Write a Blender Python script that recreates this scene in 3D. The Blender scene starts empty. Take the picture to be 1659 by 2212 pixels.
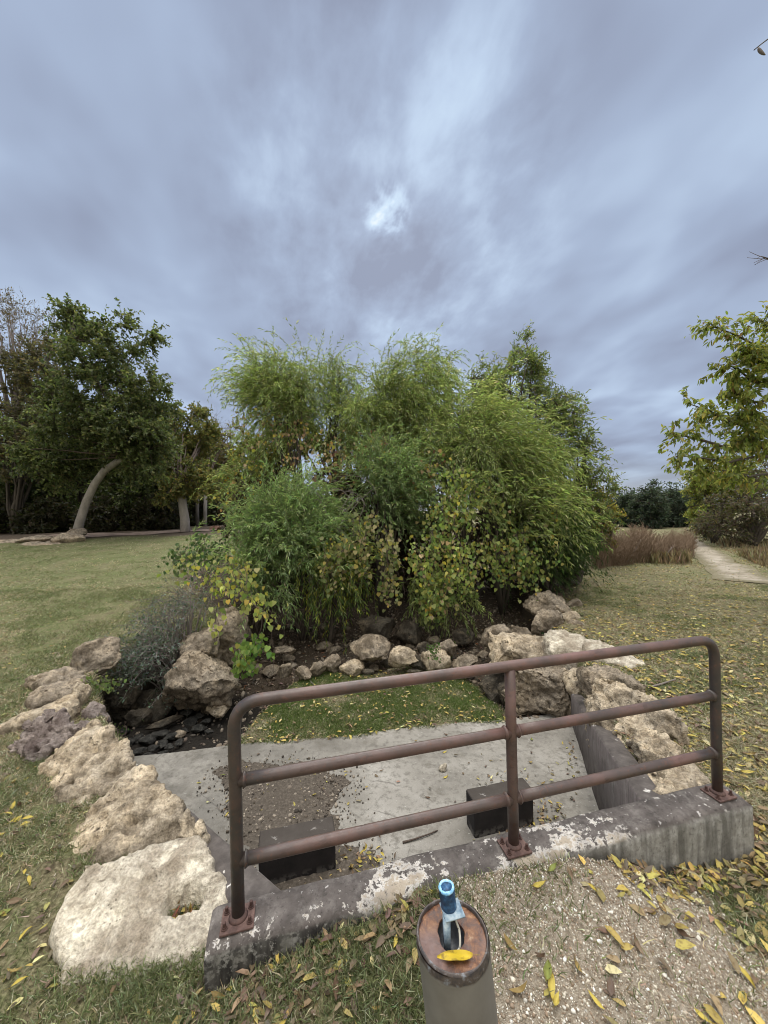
import bpy, bmesh, math
import numpy as np
from mathutils import Matrix, Vector
C = bpy.context.scene.collection
SC = bpy.context.scene
rng = np.random.default_rng(7)
R = math.radians

# ---------------------------------------------------------------- camera
CAMH = 1.69
ROLL = R(1.3)
cam_d = bpy.data.cameras.new("camera")
cam_d.sensor_fit = 'HORIZONTAL'; cam_d.sensor_width = 36; cam_d.lens = 18.0
cam_d.clip_start = 0.05; cam_d.clip_end = 6000
cam = bpy.data.objects.new("camera", cam_d); C.objects.link(cam)
cam.matrix_world = Matrix.Translation((0, 0, CAMH)) @ Matrix.Rotation(R(90), 4, 'X') @ Matrix.Rotation(-ROLL, 4, 'Z')
SC.camera = cam

# ---------------------------------------------------------------- world, sun, exposure
SUN_EL, SUN_AZ = R(38), R(1.5)
w = bpy.data.worlds.new("World"); SC.world = w; w.use_nodes = True
def build_world():
    nt = w.node_tree; N = nt.nodes; L = nt.links
    for n in list(N): N.remove(n)
    def add(t, **k):
        n = N.new(t)
        for a, b in k.items(): setattr(n, a, b)
        return n
    def math_(op, a, b=None, clamp=False):
        n = add('ShaderNodeMath', operation=op, use_clamp=clamp)
        for i, v in enumerate((a, b)):
            if v is None: continue
            if isinstance(v, (int, float)): n.inputs[i].default_value = v
            else: L.new(v, n.inputs[i])
        return n.outputs[0]
    def maprange(v, a, b, c, d):
        n = add('ShaderNodeMapRange'); n.interpolation_type = 'SMOOTHSTEP'
        L.new(v, n.inputs[0])
        for i, q in enumerate((a, b, c, d)): n.inputs[i+1].default_value = q
        return n.outputs[0]
    tc = add('ShaderNodeTexCoord')
    sep = add('ShaderNodeSeparateXYZ'); L.new(tc.outputs['Generated'], sep.inputs[0])
    z = math_('MAXIMUM', sep.outputs[2], 0.0)
    zz = math_('ADD', z, 0.20)
    px = math_('DIVIDE', sep.outputs[0], zz); py = math_('DIVIDE', sep.outputs[1], zz)
    def layer(sx, sy, rot, scale, detail, rough, dist, off):
        comb = add('ShaderNodeCombineXYZ'); L.new(px, comb.inputs[0]); L.new(py, comb.inputs[1]); comb.inputs[2].default_value = off
        mp = add('ShaderNodeMapping'); mp.vector_type = 'TEXTURE'
        mp.inputs['Rotation'].default_value = (0, 0, rot); mp.inputs['Scale'].default_value = (1/sx, 1/sy, 1)
        L.new(comb.outputs[0], mp.inputs[0])
        no = add('ShaderNodeTexNoise'); no.inputs['Scale'].default_value = scale; no.inputs['Detail'].default_value = detail
        no.inputs['Roughness'].default_value = rough; no.inputs['Distortion'].default_value = dist
        L.new(mp.outputs[0], no.inputs['Vector'])
        return no.outputs['Fac']
    a = layer(1.0, 0.85, R(25), 2.6, 3, .42, .3, 3.1)
    b = layer(1.0, 0.5, R(8), 6.0, 2, .4, .2, 8.7)
    c = layer(.8, .7, R(20), 1.0, 2, .5, 0, 1.7)
    s = math_('ADD', math_('MULTIPLY', a, .50), math_('ADD', math_('MULTIPLY', b, .18), math_('MULTIPLY', c, .36)))
    # thin spot round the sun: clouds brighter there
    sd = Vector((math.sin(SUN_AZ)*math.cos(SUN_EL), math.cos(SUN_AZ)*math.cos(SUN_EL), math.sin(SUN_EL)))
    dot = add('ShaderNodeVectorMath', operation='DOT_PRODUCT'); L.new(tc.outputs['Generated'], dot.inputs[0]); dot.inputs[1].default_value = sd
    g1 = maprange(dot.outputs['Value'], .90, 1.0, 0, 1)
    g2 = maprange(dot.outputs['Value'], .9982, 1.0, 0, 1)
    dn = layer(1.0, 0.6, R(18), 12.0, 4, .55, .15, 5.3)
    s = math_('ADD', s, math_('MULTIPLY', g1, math_('MULTIPLY', math_('SUBTRACT', dn, .42), .36)))
    s = math_('ADD', s, math_('MULTIPLY', g2, math_('MAXIMUM', math_('MULTIPLY', math_('SUBTRACT', dn, .43), 1.5), 0.0)))
    ramp = add('ShaderNodeValToRGB'); L.new(s, ramp.inputs[0])
    el = ramp.color_ramp.elements
    el[0].position = .41; el[0].color = (.312, .363, .495, 1)
    el[1].position = .53; el[1].color = (.405, .492, .662, 1)
    e = el.new(.64); e.color = (.545, .672, .862, 1)
    e = el.new(.76); e.color = (.66, .82, .99, 1)
    e = el.new(.92); e.color = (.93, 1.0, 1.02, 1)
    # sky above the frame boosted far beyond overcast, added to light the ground
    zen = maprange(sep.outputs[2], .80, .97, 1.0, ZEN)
    # unseen sky behind the camera brightened as added fill for surfaces facing it
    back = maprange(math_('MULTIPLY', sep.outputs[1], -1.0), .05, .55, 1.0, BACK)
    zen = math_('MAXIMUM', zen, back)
    # both boosted sky areas tinted near white so the added light is not blue
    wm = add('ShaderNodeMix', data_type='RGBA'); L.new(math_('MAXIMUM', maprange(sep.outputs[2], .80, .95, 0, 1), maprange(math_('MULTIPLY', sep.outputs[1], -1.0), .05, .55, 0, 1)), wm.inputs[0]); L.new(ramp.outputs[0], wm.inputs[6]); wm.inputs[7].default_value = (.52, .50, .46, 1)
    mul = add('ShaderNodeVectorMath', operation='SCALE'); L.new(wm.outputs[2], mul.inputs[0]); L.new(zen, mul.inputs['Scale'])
    sky = add('ShaderNodeTexSky'); sky.sky_type = 'NISHITA'; sky.sun_disc = False
    sky.sun_elevation = SUN_EL; sky.sun_rotation = SUN_AZ
    bg1 = add('ShaderNodeBackground'); bg1.inputs[1].default_value = .06; L.new(sky.outputs[0], bg1.inputs[0])
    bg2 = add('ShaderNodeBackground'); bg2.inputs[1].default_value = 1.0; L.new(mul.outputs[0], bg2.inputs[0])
    cov = maprange(sep.outputs[2], 0.0, .16, .72, .97)
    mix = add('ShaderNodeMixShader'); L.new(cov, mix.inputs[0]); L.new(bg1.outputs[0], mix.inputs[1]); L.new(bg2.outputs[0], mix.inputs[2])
    out = add('ShaderNodeOutputWorld'); L.new(mix.outputs[0], out.inputs[0])
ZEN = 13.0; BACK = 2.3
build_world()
sun_d = bpy.data.lights.new("sun", 'SUN'); sun_d.energy = 1.5; sun_d.angle = R(24); sun_d.color = (1, .95, .88)
sun = bpy.data.objects.new("sun", sun_d); C.objects.link(sun)
sun.rotation_euler = (R(90)-SUN_EL, 0, math.pi - SUN_AZ)
SC.view_settings.view_transform = 'Standard'; SC.view_settings.look = 'None'
SC.view_settings.exposure = 0.0; SC.view_settings.gamma = 1.0
SC.cycles.max_bounces = 6; SC.cycles.transparent_max_bounces = 4
SC.cycles.use_denoising = True; SC.cycles.denoising_prefilter = 'ACCURATE'
SC.cycles.pixel_filter_type = 'BLACKMAN_HARRIS'; SC.cycles.filter_width = 1.0

# ---------------------------------------------------------------- picture coordinates -> points (used only to place things)
F = 829.5
def ray(px, py):
    a = (px-829.5)/F; b = (1106-py)/F; cr, sr = math.cos(ROLL), math.sin(ROLL)
    return np.array([a*cr+b*sr, 1.0, -a*sr+b*cr])
CAMP = np.array([0, 0, CAMH])
def at(px, py, d): return CAMP + ray(px, py)*d
def atz(px, py, z):
    r_ = ray(px, py); return CAMP + r_*((z-CAMH)/r_[2])

# ---------------------------------------------------------------- numpy noise
def _h(ix, iy, iz):
    n = (ix*374761393 + iy*668265263 + iz*2147483647 + 1013904223) & 0xFFFFFFFF
    n = ((n ^ (n >> 13))*1274126177) & 0xFFFFFFFF
    n = (n ^ (n >> 16))
    return (n & 0xFFFF)/65535.0
def vnoise(p):
    p = np.asarray(p, float); i = np.floor(p).astype(np.int64); f = p-i; u = f*f*(3-2*f)
    o = 0
    for dx in (0, 1):
        for dy in (0, 1):
            for dz in (0, 1):
                wgt = (u[:, 0] if dx else 1-u[:, 0])*(u[:, 1] if dy else 1-u[:, 1])*(u[:, 2] if dz else 1-u[:, 2])
                o = o + wgt*_h(i[:, 0]+dx, i[:, 1]+dy, i[:, 2]+dz)
    return o*2-1
def fbm(p, octv=4, gain=.5):
    a = 1; s = 0; p = np.asarray(p, float).copy()
    for k in range(octv):
        s = s + a*vnoise(p+17.3*k); p = p*2.03; a *= gain
    return s
def fbm2(x, y, scale, octv=4, off=0.0):
    return fbm(np.stack([np.ravel(x)*scale, np.ravel(y)*scale, np.full(np.size(x), off)], 1), octv).reshape(np.shape(x))
def sstep(a, b, x):
    t = np.clip((x-a)/(b-a), 0, 1); return t*t*(3-2*t)
def unit(v): return v/np.maximum(np.linalg.norm(v, axis=-1, keepdims=True), 1e-9)

# ---------------------------------------------------------------- object helpers
def tag(o, label=None, cat=None, group=None, kind=None):
    if label: o['label'] = label
    if cat: o['category'] = cat
    if group: o['group'] = group
    if kind: o['kind'] = kind
    return o
def mesh_np(name, V, faces, m, smooth=False, col=None):
    """faces: list of int arrays (n,k), all into V"""
    me = bpy.data.meshes.new(name)
    V = np.asarray(V, np.float32)
    if isinstance(faces, np.ndarray): faces = [faces]
    faces = [np.asarray(f, np.int32) for f in faces if len(f)]
    lt = np.concatenate([np.full(len(f), f.shape[1], np.int32) for f in faces])
    vi = np.concatenate([f.ravel() for f in faces])
    me.vertices.add(len(V)); me.vertices.foreach_set('co', V.ravel())
    me.loops.add(len(vi)); me.loops.foreach_set('vertex_index', vi)
    me.polygons.add(len(lt))
    me.polygons.foreach_set('loop_start', np.concatenate([[0], np.cumsum(lt)[:-1]]).astype(np.int32))
    me.polygons.foreach_set('loop_total', lt)
    if smooth: me.polygons.foreach_set('use_smooth', np.ones(len(lt), bool))
    me.update(calc_edges=True)
    if col is not None:
        at_ = me.color_attributes.new('Col', 'FLOAT_COLOR', 'POINT')
        c4 = np.ones((len(V), 4), np.float32); c4[:, :col.shape[1]] = col
        at_.data.foreach_set('color', c4.ravel())
    if m: me.materials.append(m)
    me.validate()
    return me
def link(name, me, parent=None, loc=(0, 0, 0)):
    o = bpy.data.objects.new(name, me); C.objects.link(o)
    if parent is not None: o.parent = parent
    o.location = loc
    return o
def solid(name, V, faces, m, parent=None, origin=None, smooth=False, col=None):
    """V in world space (parent, if any, is an unrotated Empty); the object's origin goes to `origin`"""
    V = np.asarray(V, float)
    po = np.array(parent.location) if parent is not None and parent.parent is None else np.zeros(3)
    if parent is not None and parent.parent is not None: po = np.array(parent.location)+np.array(parent.parent.location)
    og = po if origin is None else np.asarray(origin, float)
    return link(name, mesh_np(name, V-og, faces, m, smooth, col), parent, tuple(og-po))
def empty(name, loc, label=None, cat=None, group=None, rotz=0):
    o = bpy.data.objects.new(name, None); C.objects.link(o); o.location = tuple(float(q) for q in loc); o.rotation_euler = (0, 0, rotz)
    o.empty_display_size = .1
    return tag(o, label, cat, group)

# ---------------------------------------------------------------- materials
class NT:
    def __init__(s, name):
        s.m = bpy.data.materials.new(name); s.m.use_nodes = True
        s.nt = s.m.node_tree; s.N = s.nt.nodes; s.L = s.nt.links
        s.b = s.N['Principled BSDF']; s.out = s.N['Material Output']
        s.tc = s.N.new('ShaderNodeTexCoord')
    def put(s, sock, v):
        if isinstance(v, bpy.types.NodeSocket): s.L.new(v, sock)
        elif isinstance(v, (tuple, list)) and sock.type == 'RGBA': sock.default_value = tuple(v)+((1,) if len(v) == 3 else ())
        else: sock.default_value = v
    def co(s, scale=(1, 1, 1), which='Object', rot=(0, 0, 0)):
        mp = s.N.new('ShaderNodeMapping'); mp.inputs['Scale'].default_value = scale; mp.inputs['Rotation'].default_value = rot
        s.L.new(s.tc.outputs[which], mp.inputs[0]); return mp.outputs[0]
    def noise(s, scale, detail=4, rough=.55, vec=None, dist=0, out='Fac'):
        n = s.N.new('ShaderNodeTexNoise'); n.inputs['Scale'].default_value = scale; n.inputs['Detail'].default_value = detail
        n.inputs['Roughness'].default_value = rough; n.inputs['Distortion'].default_value = dist
        s.L.new(vec if vec is not None else s.tc.outputs['Object'], n.inputs['Vector']); return n.outputs[out]
    def voro(s, scale, feature='F1', vec=None, out='Distance', rand=1.0):
        n = s.N.new('ShaderNodeTexVoronoi'); n.feature = feature; n.inputs['Scale'].default_value = scale; n.inputs['Randomness'].default_value = rand
        s.L.new(vec if vec is not None else s.tc.outputs['Object'], n.inputs['Vector']); return n.outputs[out]
    def ramp(s, f, stops, interp='LINEAR'):
        n = s.N.new('ShaderNodeValToRGB'); s.L.new(f, n.inputs[0]); cr = n.color_ramp; cr.interpolation = interp
        for i, (p, c) in enumerate(stops):
            if isinstance(c, (int, float)): c = (c, c, c)
            e = cr.elements[i] if i < 2 else cr.elements.new(p)
            e.position = p; e.color = tuple(c)+(1,)
        return n.outputs[0]
    def mix(s, f, a, b, mode='MIX'):
        n = s.N.new('ShaderNodeMix'); n.data_type = 'RGBA'; n.blend_type = mode
        s.put(n.inputs[0], f); s.put(n.inputs[6], a); s.put(n.inputs[7], b); return n.outputs[2]
    def math(s, op, a, b=0.0, clamp=False):
        n = s.N.new('ShaderNodeMath'); n.operation = op; n.use_clamp = clamp; s.put(n.inputs[0], a); s.put(n.inputs[1], b); return n.outputs[0]
    def mr(s, v, a, b, c=0.0, d=1.0):
        n = s.N.new('ShaderNodeMapRange'); s.put(n.inputs[0], v)
        for i, q in enumerate((a, b, c, d)): n.inputs[i+1].default_value = q
        return n.outputs[0]
    def xyz(s, which='Object'):
        n = s.N.new('ShaderNodeSeparateXYZ'); s.L.new(s.tc.outputs[which], n.inputs[0]); return n.outputs
    def attr(s, name='Col'):
        n = s.N.new('ShaderNodeAttribute'); n.attribute_name = name; return n.outputs
    def bump(s, h, strength=.5, dist=.01, prev=None):
        n = s.N.new('ShaderNodeBump'); n.inputs['Strength'].default_value = strength; n.inputs['Distance'].default_value = dist
        s.put(n.inputs['Height'], h)
        if prev is not None: s.L.new(prev, n.inputs['Normal'])
        return n.outputs[0]
    def fin(s, col, rough=.8, normal=None, metal=0.0, spec=.5):
        s.put(s.b.inputs['Base Color'], col); s.put(s.b.inputs['Roughness'], rough); s.put(s.b.inputs['Metallic'], metal)
        s.b.inputs['Specular IOR Level'].default_value = spec
        if normal is not None: s.L.new(normal, s.b.inputs['Normal'])
        return s.m

def leaf_mat(name, trans=.35, rough=.5, spec=.35, var=.0):
    n = NT(name); c = n.attr()[0]
    n.fin(c, rough, spec=spec)
    t = n.N.new('ShaderNodeBsdfTranslucent'); 
    tcol = n.mix(1.0, c, (1.25, 1.3, .8), 'MULTIPLY'); n.L.new(tcol, t.inputs[0])
    mx = n.N.new('ShaderNodeMixShader'); mx.inputs[0].default_value = trans
    n.L.new(n.b.outputs[0], mx.inputs[1]); n.L.new(t.outputs[0], mx.inputs[2]); n.L.new(mx.outputs[0], n.out.inputs[0])
    return n.m
M = {}
M['leaf'] = leaf_mat('leaf_surface', .48)
M['grass'] = leaf_mat('grass_blade', .3, .6, .25)
def dry():
    n = NT('dry_leaf'); c = n.attr()[0]
    k = n.noise(60, 3); col = n.mix(n.ramp(k, [(.52, 0), (.7, .7)]), c, (.12, .07, .025))
    n.fin(col, .55, spec=.3)
    t = n.N.new('ShaderNodeBsdfTranslucent'); n.L.new(col, t.inputs[0])
    mx = n.N.new('ShaderNodeMixShader'); mx.inputs[0].default_value = .2
    n.L.new(n.b.outputs[0], mx.inputs[1]); n.L.new(t.outputs[0], mx.inputs[2]); n.L.new(mx.outputs[0], n.out.inputs[0])
    return n.m
M['dry'] = dry()
def bark(name, a, b, scale=14):
    n = NT(name); v = n.co((1, 1, .35)); k = n.noise(scale, 8, .72, v); k2 = n.noise(2.5, 5, .65)
    col = n.mix(k2, n.ramp(k, [(.35, a), (.7, b)]), tuple(.75*q for q in b)); return n.fin(col, .9, n.bump(k, .8, .02))
M['bark_pale'] = bark('pale_bark', (.085, .075, .066), (.37, .335, .30), 4.5)
M['bark'] = bark('brown_bark', (.035, .028, .022), (.11, .09, .07))
M['twig'] = bark('twig_bark', (.05, .036, .028), (.13, .095, .075), 30)
M['twig_grey'] = bark('grey_twig', (.12, .10, .09), (.26, .22, .20), 30)
M['weed'] = bark('weed_stem', (.12, .075, .045), (.30, .21, .135), 20)

def ground_mat():
    n = NT('ground_surface'); m_ = n.attr('Col'); sep = n.N.new('ShaderNodeSeparateColor'); n.L.new(m_[0], sep.inputs[0])
    grav, litter, green = sep.outputs[0], sep.outputs[1], sep.outputs[2]
    n1 = n.noise(1.1, 5, .6); n2 = n.noise(9, 6, .65); n3 = n.noise(55, 4, .7); n4 = n.noise(190, 3, .7)
    straw = n.ramp(n3, [(.3, (.06, .047, .028)), (.5, (.19, .16, .095)), (.72, (.38, .33, .215))])
    grn = n.ramp(n3, [(.3, (.032, .042, .016)), (.55, (.125, .15, .056)), (.75, (.24, .255, .115))])
    gfac = n.math('ADD', n.math('MULTIPLY', n.math('ADD', n.ramp(n1, [(.38, 0), (.62, 1)]), n.ramp(n2, [(.42, 0), (.6, 1)])), .5), n.math('SUBTRACT', green, .5), True)
    base = n.mix(gfac, straw, grn)
    soil = n.ramp(n2, [(.3, (.06, .045, .03)), (.7, (.14, .105, .07))])
    base = n.mix(n.ramp(n.noise(5, 5, .7), [(.56, 0), (.68, .65)]), base, soil)
    vo = n.voro(120, out='Color'); vd = n.voro(120)
    gv = n.ramp(n3, [(.25, (.15, .12, .09)), (.55, (.33, .28, .215)), (.8, (.50, .445, .37))])
    gv = n.mix(n.ramp(n4, [(.55, 0), (.7, 1)]), gv, (.5, .44, .36))
    base = n.mix(grav, base, gv)
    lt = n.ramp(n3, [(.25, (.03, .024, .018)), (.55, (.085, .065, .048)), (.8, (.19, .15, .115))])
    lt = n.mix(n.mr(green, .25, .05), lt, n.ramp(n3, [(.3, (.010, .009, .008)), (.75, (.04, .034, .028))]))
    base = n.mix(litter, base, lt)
    h = n.math('ADD', n.math('MULTIPLY', n3, .6), n.math('MULTIPLY', n4, .4))
    return n.fin(base, .95, n.bump(h, .9, .03), spec=.15)
M['ground'] = ground_mat()
def rock_mat(name, tan1, tan2, grey, greyness, dark=(.10, .075, .05), pit=.6, bumpd=.035):
    n = NT(name); a = n.noise(3.2, 6, .62); b = n.noise(16, 7, .68); c = n.noise(2.0, 4, .6, n.co(rot=(.4, .7, .2))); d = n.noise(70, 4, .7)
    col = n.ramp(b, [(.30, dark), (.44, tan1), (.62, tan2), (.8, tuple(min(1, 1.25*q) for q in tan2))])
    col = n.mix(n.ramp(c, [(.5-greyness*.25, 0), (.62, greyness)]), col, n.ramp(b, [(.35, tuple(.6*q for q in grey)), (.65, grey)]))
    col = n.mix(n.ramp(a, [(.36, .75), (.5, 0)]), col, dark)
    col = n.mix(n.ramp(n.noise(7, 5, .6), [(.56, 0), (.66, .55)]), col, tuple(min(1, q*1.3) for q in tan2))
    vp = n.voro(17, vec=n.co((1, 1, 1.3))); pm = n.ramp(vp, [(.10, 1), (.26, 0)])
    pm = n.math('MULTIPLY', pm, n.ramp(a, [(.45, 0), (.55, pit)]))
    col = n.mix(pm, col, tuple(.45*q for q in dark))
    pk = n.voro(46); col = n.mix(n.math('MULTIPLY', n.ramp(pk, [(.12, 1), (.24, 0)]), n.ramp(n.noise(9, 4, .6), [(.5, 0), (.6, .85)])), col, tuple(.5*q for q in dark))
    col = n.mix(.65, col, n.ramp(d, [(.32, .28), (.66, 1.15)]), 'MULTIPLY')
    h = n.math('SUBTRACT', n.math('ADD', n.math('MULTIPLY', b, .6), n.math('MULTIPLY', d, .45)), n.math('MULTIPLY', pm, .9))
    return n.fin(col, .92, n.bump(h, 1.0, bumpd), spec=.2)
M['lime'] = rock_mat('tan_limestone', (.50, .39, .255), (.76, .63, .455), (.47, .42, .35), .55)
M['lime_pale'] = rock_mat('pale_limestone', (.54, .475, .365), (.78, .705, .57), (.52, .475, .41), .5, (.25, .2, .145), .35, .02)
M['lime_grey'] = rock_mat('weathered_limestone', (.32, .255, .18), (.54, .44, .32), (.35, .31, .26), .6)
M['lime_dark'] = rock_mat('dark_limestone', (.10, .078, .055), (.20, .16, .11), (.11, .105, .09), .7, (.03, .024, .018))  # darker tone of limestone for some of the rocks
M['lime_purple'] = rock_mat('purplish_limestone', (.30, .24, .205), (.46, .385, .34), (.32, .28, .26), .6, (.09, .06, .055), .9)
M['stone_wet'] = rock_mat('wet_creek_stone', (.035, .033, .03), (.09, .085, .075), (.06, .06, .055), .6, (.012, .011, .01))
M['red_stone'] = rock_mat('red_stone', (.24, .13, .10), (.36, .22, .17), (.3, .2, .17), .4)

def concrete_slab_mat():
    n = NT('slab_concrete'); a = n.noise(1.3, 5, .6); b = n.noise(14, 6, .7); d = n.noise(130, 3, .7)
    col = n.ramp(n.math('ADD', a, n.math('MULTIPLY', n.math('SUBTRACT', n.noise(.55, 2, .5), .5), .7)), [(.3, (.165, .152, .132)), (.5, (.285, .266, .234)), (.72, (.395, .372, .335))])
    col = n.mix(n.ramp(b, [(.36, .75), (.5, 0)]), col, (.15, .138, .118))
    col = n.mix(n.ramp(n.noise(4, 6, .7), [(.56, 0), (.66, .6)]), col, (.15, .135, .11))
    col = n.mix(n.ramp(n.noise(38, 4, .6), [(.66, 0), (.74, .8)]), col, (.55, .54, .5))
    cr = n.voro(1.1, 'DISTANCE_TO_EDGE', n.mix(.12, n.tc.outputs['Object'], n.noise(3, 4, out='Color'), 'ADD'))
    P = n.xyz(); wet = n.math('MULTIPLY', n.mr(P[0], -.3, -2.0), n.ramp(n.noise(1.7, 6, .65), [(.36, 0), (.56, .75)])); col = n.mix(wet, col, (.12, .112, .098))
    crk = n.math('MULTIPLY', n.ramp(cr, [(.0, 1), (.006, 0)]), n.ramp(a, [(.5, 0), (.58, .75)]))
    col = n.mix(crk, col, (.1, .09, .08))
    col = n.mix(.35, col, n.ramp(d, [(.3, .4), (.7, 1)]), 'MULTIPLY')
    return n.fin(col, .88, n.bump(n.math('ADD', b, n.math('MULTIPLY', d, .5)), .35, .008), spec=.25)
M['slab'] = concrete_slab_mat()

def paint_wall_mat(name, mode):
    """maroon paint flaking off concrete. local x along wall, z up"""
    n = NT(name); P = n.xyz(); X, Y, Z = P[0], P[1], P[2]
    a = n.noise(5, 6, .65); b = n.noise(22, 5, .6); d = n.noise(120, 3, .7); e = n.noise(2.2, 3, .5)
    conc = n.ramp(b, [(.3, (.2, .185, .165)), (.55, (.31, .30, .275)), (.75, (.42, .405, .38))])
    paint = n.ramp(n.noise(9, 5, .65), [(.3, (.052, .044, .04)), (.55, (.107, .092, .084)), (.8, (.195, .172, .158))])
    white = n.ramp(b, [(.3, (.36, .32, .27)), (.6, (.64, .61, .57))])
    if mode == 'head':
        nz = n.N.new('ShaderNodeNewGeometry'); sp = n.N.new('ShaderNodeSeparateXYZ'); n.L.new(nz.outputs['Normal'], sp.inputs[0])
        top = n.mr(sp.outputs[2], .3, .7)
        # top: flaked patches, most between the first and the last post
        along = n.math('MULTIPLY', n.mr(X, .2, .7), n.mr(X, 2.3, 2.0))
        k = n.math('ADD', n.math('ADD', n.math('MULTIPLY', n.noise(3.2, 3, .5, n.co((.7, 1.6, 1))), .5), n.math('MULTIPLY', n.noise(20, 8, .72), .5)), n.math('MULTIPLY', along, .055))
        flake = n.ramp(k, [(.582, 0), (.588, 1)]); buff = n.ramp(k, [(.618, 0), (.63, 1)])
        tcol = n.mix(flake, paint, white); tcol = n.mix(buff, tcol, n.ramp(b, [(.3, (.30, .25, .19)), (.7, (.50, .43, .34))]))
        tcol = n.mix(n.ramp(n.noise(34, 3, .6), [(.66, 0), (.69, .8)]), tcol, (.55, .52, .5))
        tcol = n.mix(n.ramp(n.noise(11, 7, .72), [(.5, 0), (.62, .55)]), tcol, (.2, .18, .165)); tcol = n.mix(n.ramp(n.noise(60, 4, .7), [(.3, .8), (.45, 0)]), tcol, (.035, .03, .028))
        # front: paint only in a band under the edge, dark mould to the left
        lim = n.math('MULTIPLY', a, .05)
        band = n.mr(n.math('ADD', Z, lim), .0, .012)
        band = n.math('MULTIPLY', band, n.math('ADD', n.mr(X, 1.25, 1.0), n.mr(X, 2.15, 2.3), True))
        speck = n.ramp(n.math('ADD', n.math('MULTIPLY', n.noise(45, 5, .7), .6), n.math('MULTIPLY', n.noise(6, 4, .6), .42)), [(.50, 0), (.56, 1)])
        mould = n.ramp(n.noise(9, 7, .72), [(.35, (.010, .009, .009)), (.6, (.036, .032, .030))])
        fc = n.mix(n.math('MULTIPLY', n.mr(X, 1.7, .7), n.math('SUBTRACT', 1.0, n.math('MULTIPLY', speck, .8))), conc, mould)
        strk = n.noise(9, 4, .6, n.co((2.2, 1, .22)))
        fc = n.mix(n.ramp(strk, [(.38, .8), (.58, 0)]), fc, (.10, .095, .085)); fc = n.mix(n.ramp(n.noise(6, 6, .7), [(.5, 0), (.64, .7)]), fc, (.12, .112, .095)); fc = n.mix(n.ramp(n.noise(70, 4, .7), [(.3, .7), (.45, 0)]), fc, (.06, .055, .05))
        fc = n.mix(band, fc, n.mix(.55, paint, (.045, .034, .036)))
        col = n.mix(top, fc, tcol)
    elif mode == 'wing':
        nz = n.N.new('ShaderNodeNewGeometry'); sp = n.N.new('ShaderNodeSeparateXYZ'); n.L.new(nz.outputs['Normal'], sp.inputs[0])
        top = n.mr(sp.outputs[2], .5, .8)
        fl = n.ramp(n.noise(6, 6, .62), [(.6, 0), (.612, 1)])
        strk = n.noise(12, 4, .6, n.co((2.5, 2.5, .15)))
        face = n.mix(n.ramp(strk, [(.35, 0), (.7, .55)]), paint, (.24, .20, .195))
        face = n.mix(n.ramp(a, [(.55, 0), (.75, .5)]), face, conc)
        col = n.mix(top, face, n.mix(fl, paint, white))
    else:  # baffle block: near-black paint on the sides, pale worn top
        nz = n.N.new('ShaderNodeNewGeometry'); sp = n.N.new('ShaderNodeSeparateXYZ'); n.L.new(nz.outputs['Normal'], sp.inputs[0])
        top = n.mr(sp.outputs[2], .5, .8)
        dk = n.ramp(n.noise(6, 5, .6), [(.3, (.010, .009, .009)), (.7, (.032, .027, .027))])
        ed = n.math('MULTIPLY', n.mr(Z, .07, .02), n.ramp(n.noise(20, 4, .6), [(.45, 0), (.55, 1)]))
        dk = n.mix(ed, dk, (.12, .11, .1))
        col = n.mix(top, dk, n.mix(n.ramp(a, [(.52, 0), (.6, .8)]), n.mix(.8, paint, (.045, .037, .03)), white))
    return n.fin(col, .8, n.bump(n.math('ADD', b, n.math('MULTIPLY', d, .5)), .4, .006), spec=.3)
M['headwall'] = paint_wall_mat('flaked_maroon_paint', 'head')
M['wing'] = paint_wall_mat('streaked_maroon_paint', 'wing')
M['block'] = paint_wall_mat('dark_concrete', 'block')
def pipe_mat():
    n = NT('rusted_brown_paint'); P = n.xyz(); a = n.noise(3.5, 5, .6); b = n.noise(40, 5, .65); c = n.noise(1.6, 3)
    col = n.ramp(a, [(.3, (.048, .036, .032)), (.46, (.100, .062, .053)), (.6, (.155, .085, .072)), (.78, (.20, .118, .10))])
    ends = n.math('ADD', n.mr(P[0], .30, .06), n.mr(P[0], 2.33, 2.58), True)
    post = n.ramp(n.noise(7, 4, .6), [(.35, (.026, .028, .032)), (.5, (.045, .038, .034)), (.7, (.085, .052, .04))])
    col = n.mix(n.math('MULTIPLY', ends, .85), col, post)
    col = n.mix(n.ramp(c, [(.45, 0), (.6, .55)]), col, (.058, .05, .045))
    col = n.mix(n.ramp(n.noise(26, 5, .7, n.co((.35, 1, 1))), [(.55, 0), (.66, .6)]), col, (.05, .03, .024))
    col = n.mix(n.ramp(b, [(.56, 0), (.7, .6)]), col, (.15, .066, .04))
    col = n.mix(n.ramp(n.noise(18, 4, .7, n.co((1, 1, .4))), [(.75, 0), (.77, .8)]), col, (.5, .5, .5))
    return n.fin(col, n.ramp(b, [(.3, .34), (.7, .55)]), n.bump(b, .25, .003), spec=.5)
M['pipe'] = pipe_mat()
def rust_mat(name, stops, rough=.75):
    n = NT(name); b = n.noise(28, 6, .65); return n.fin(n.ramp(b, stops), rough, n.bump(b, .5, .004))
M['plate'] = rust_mat('rusty_plate', [(.3, (.055, .032, .027)), (.55, (.115, .064, .053)), (.8, (.19, .115, .095))])
M['bolt'] = rust_mat('rusty_bolt', [(.3, (.04, .02, .016)), (.7, (.11, .055, .045))])
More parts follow.
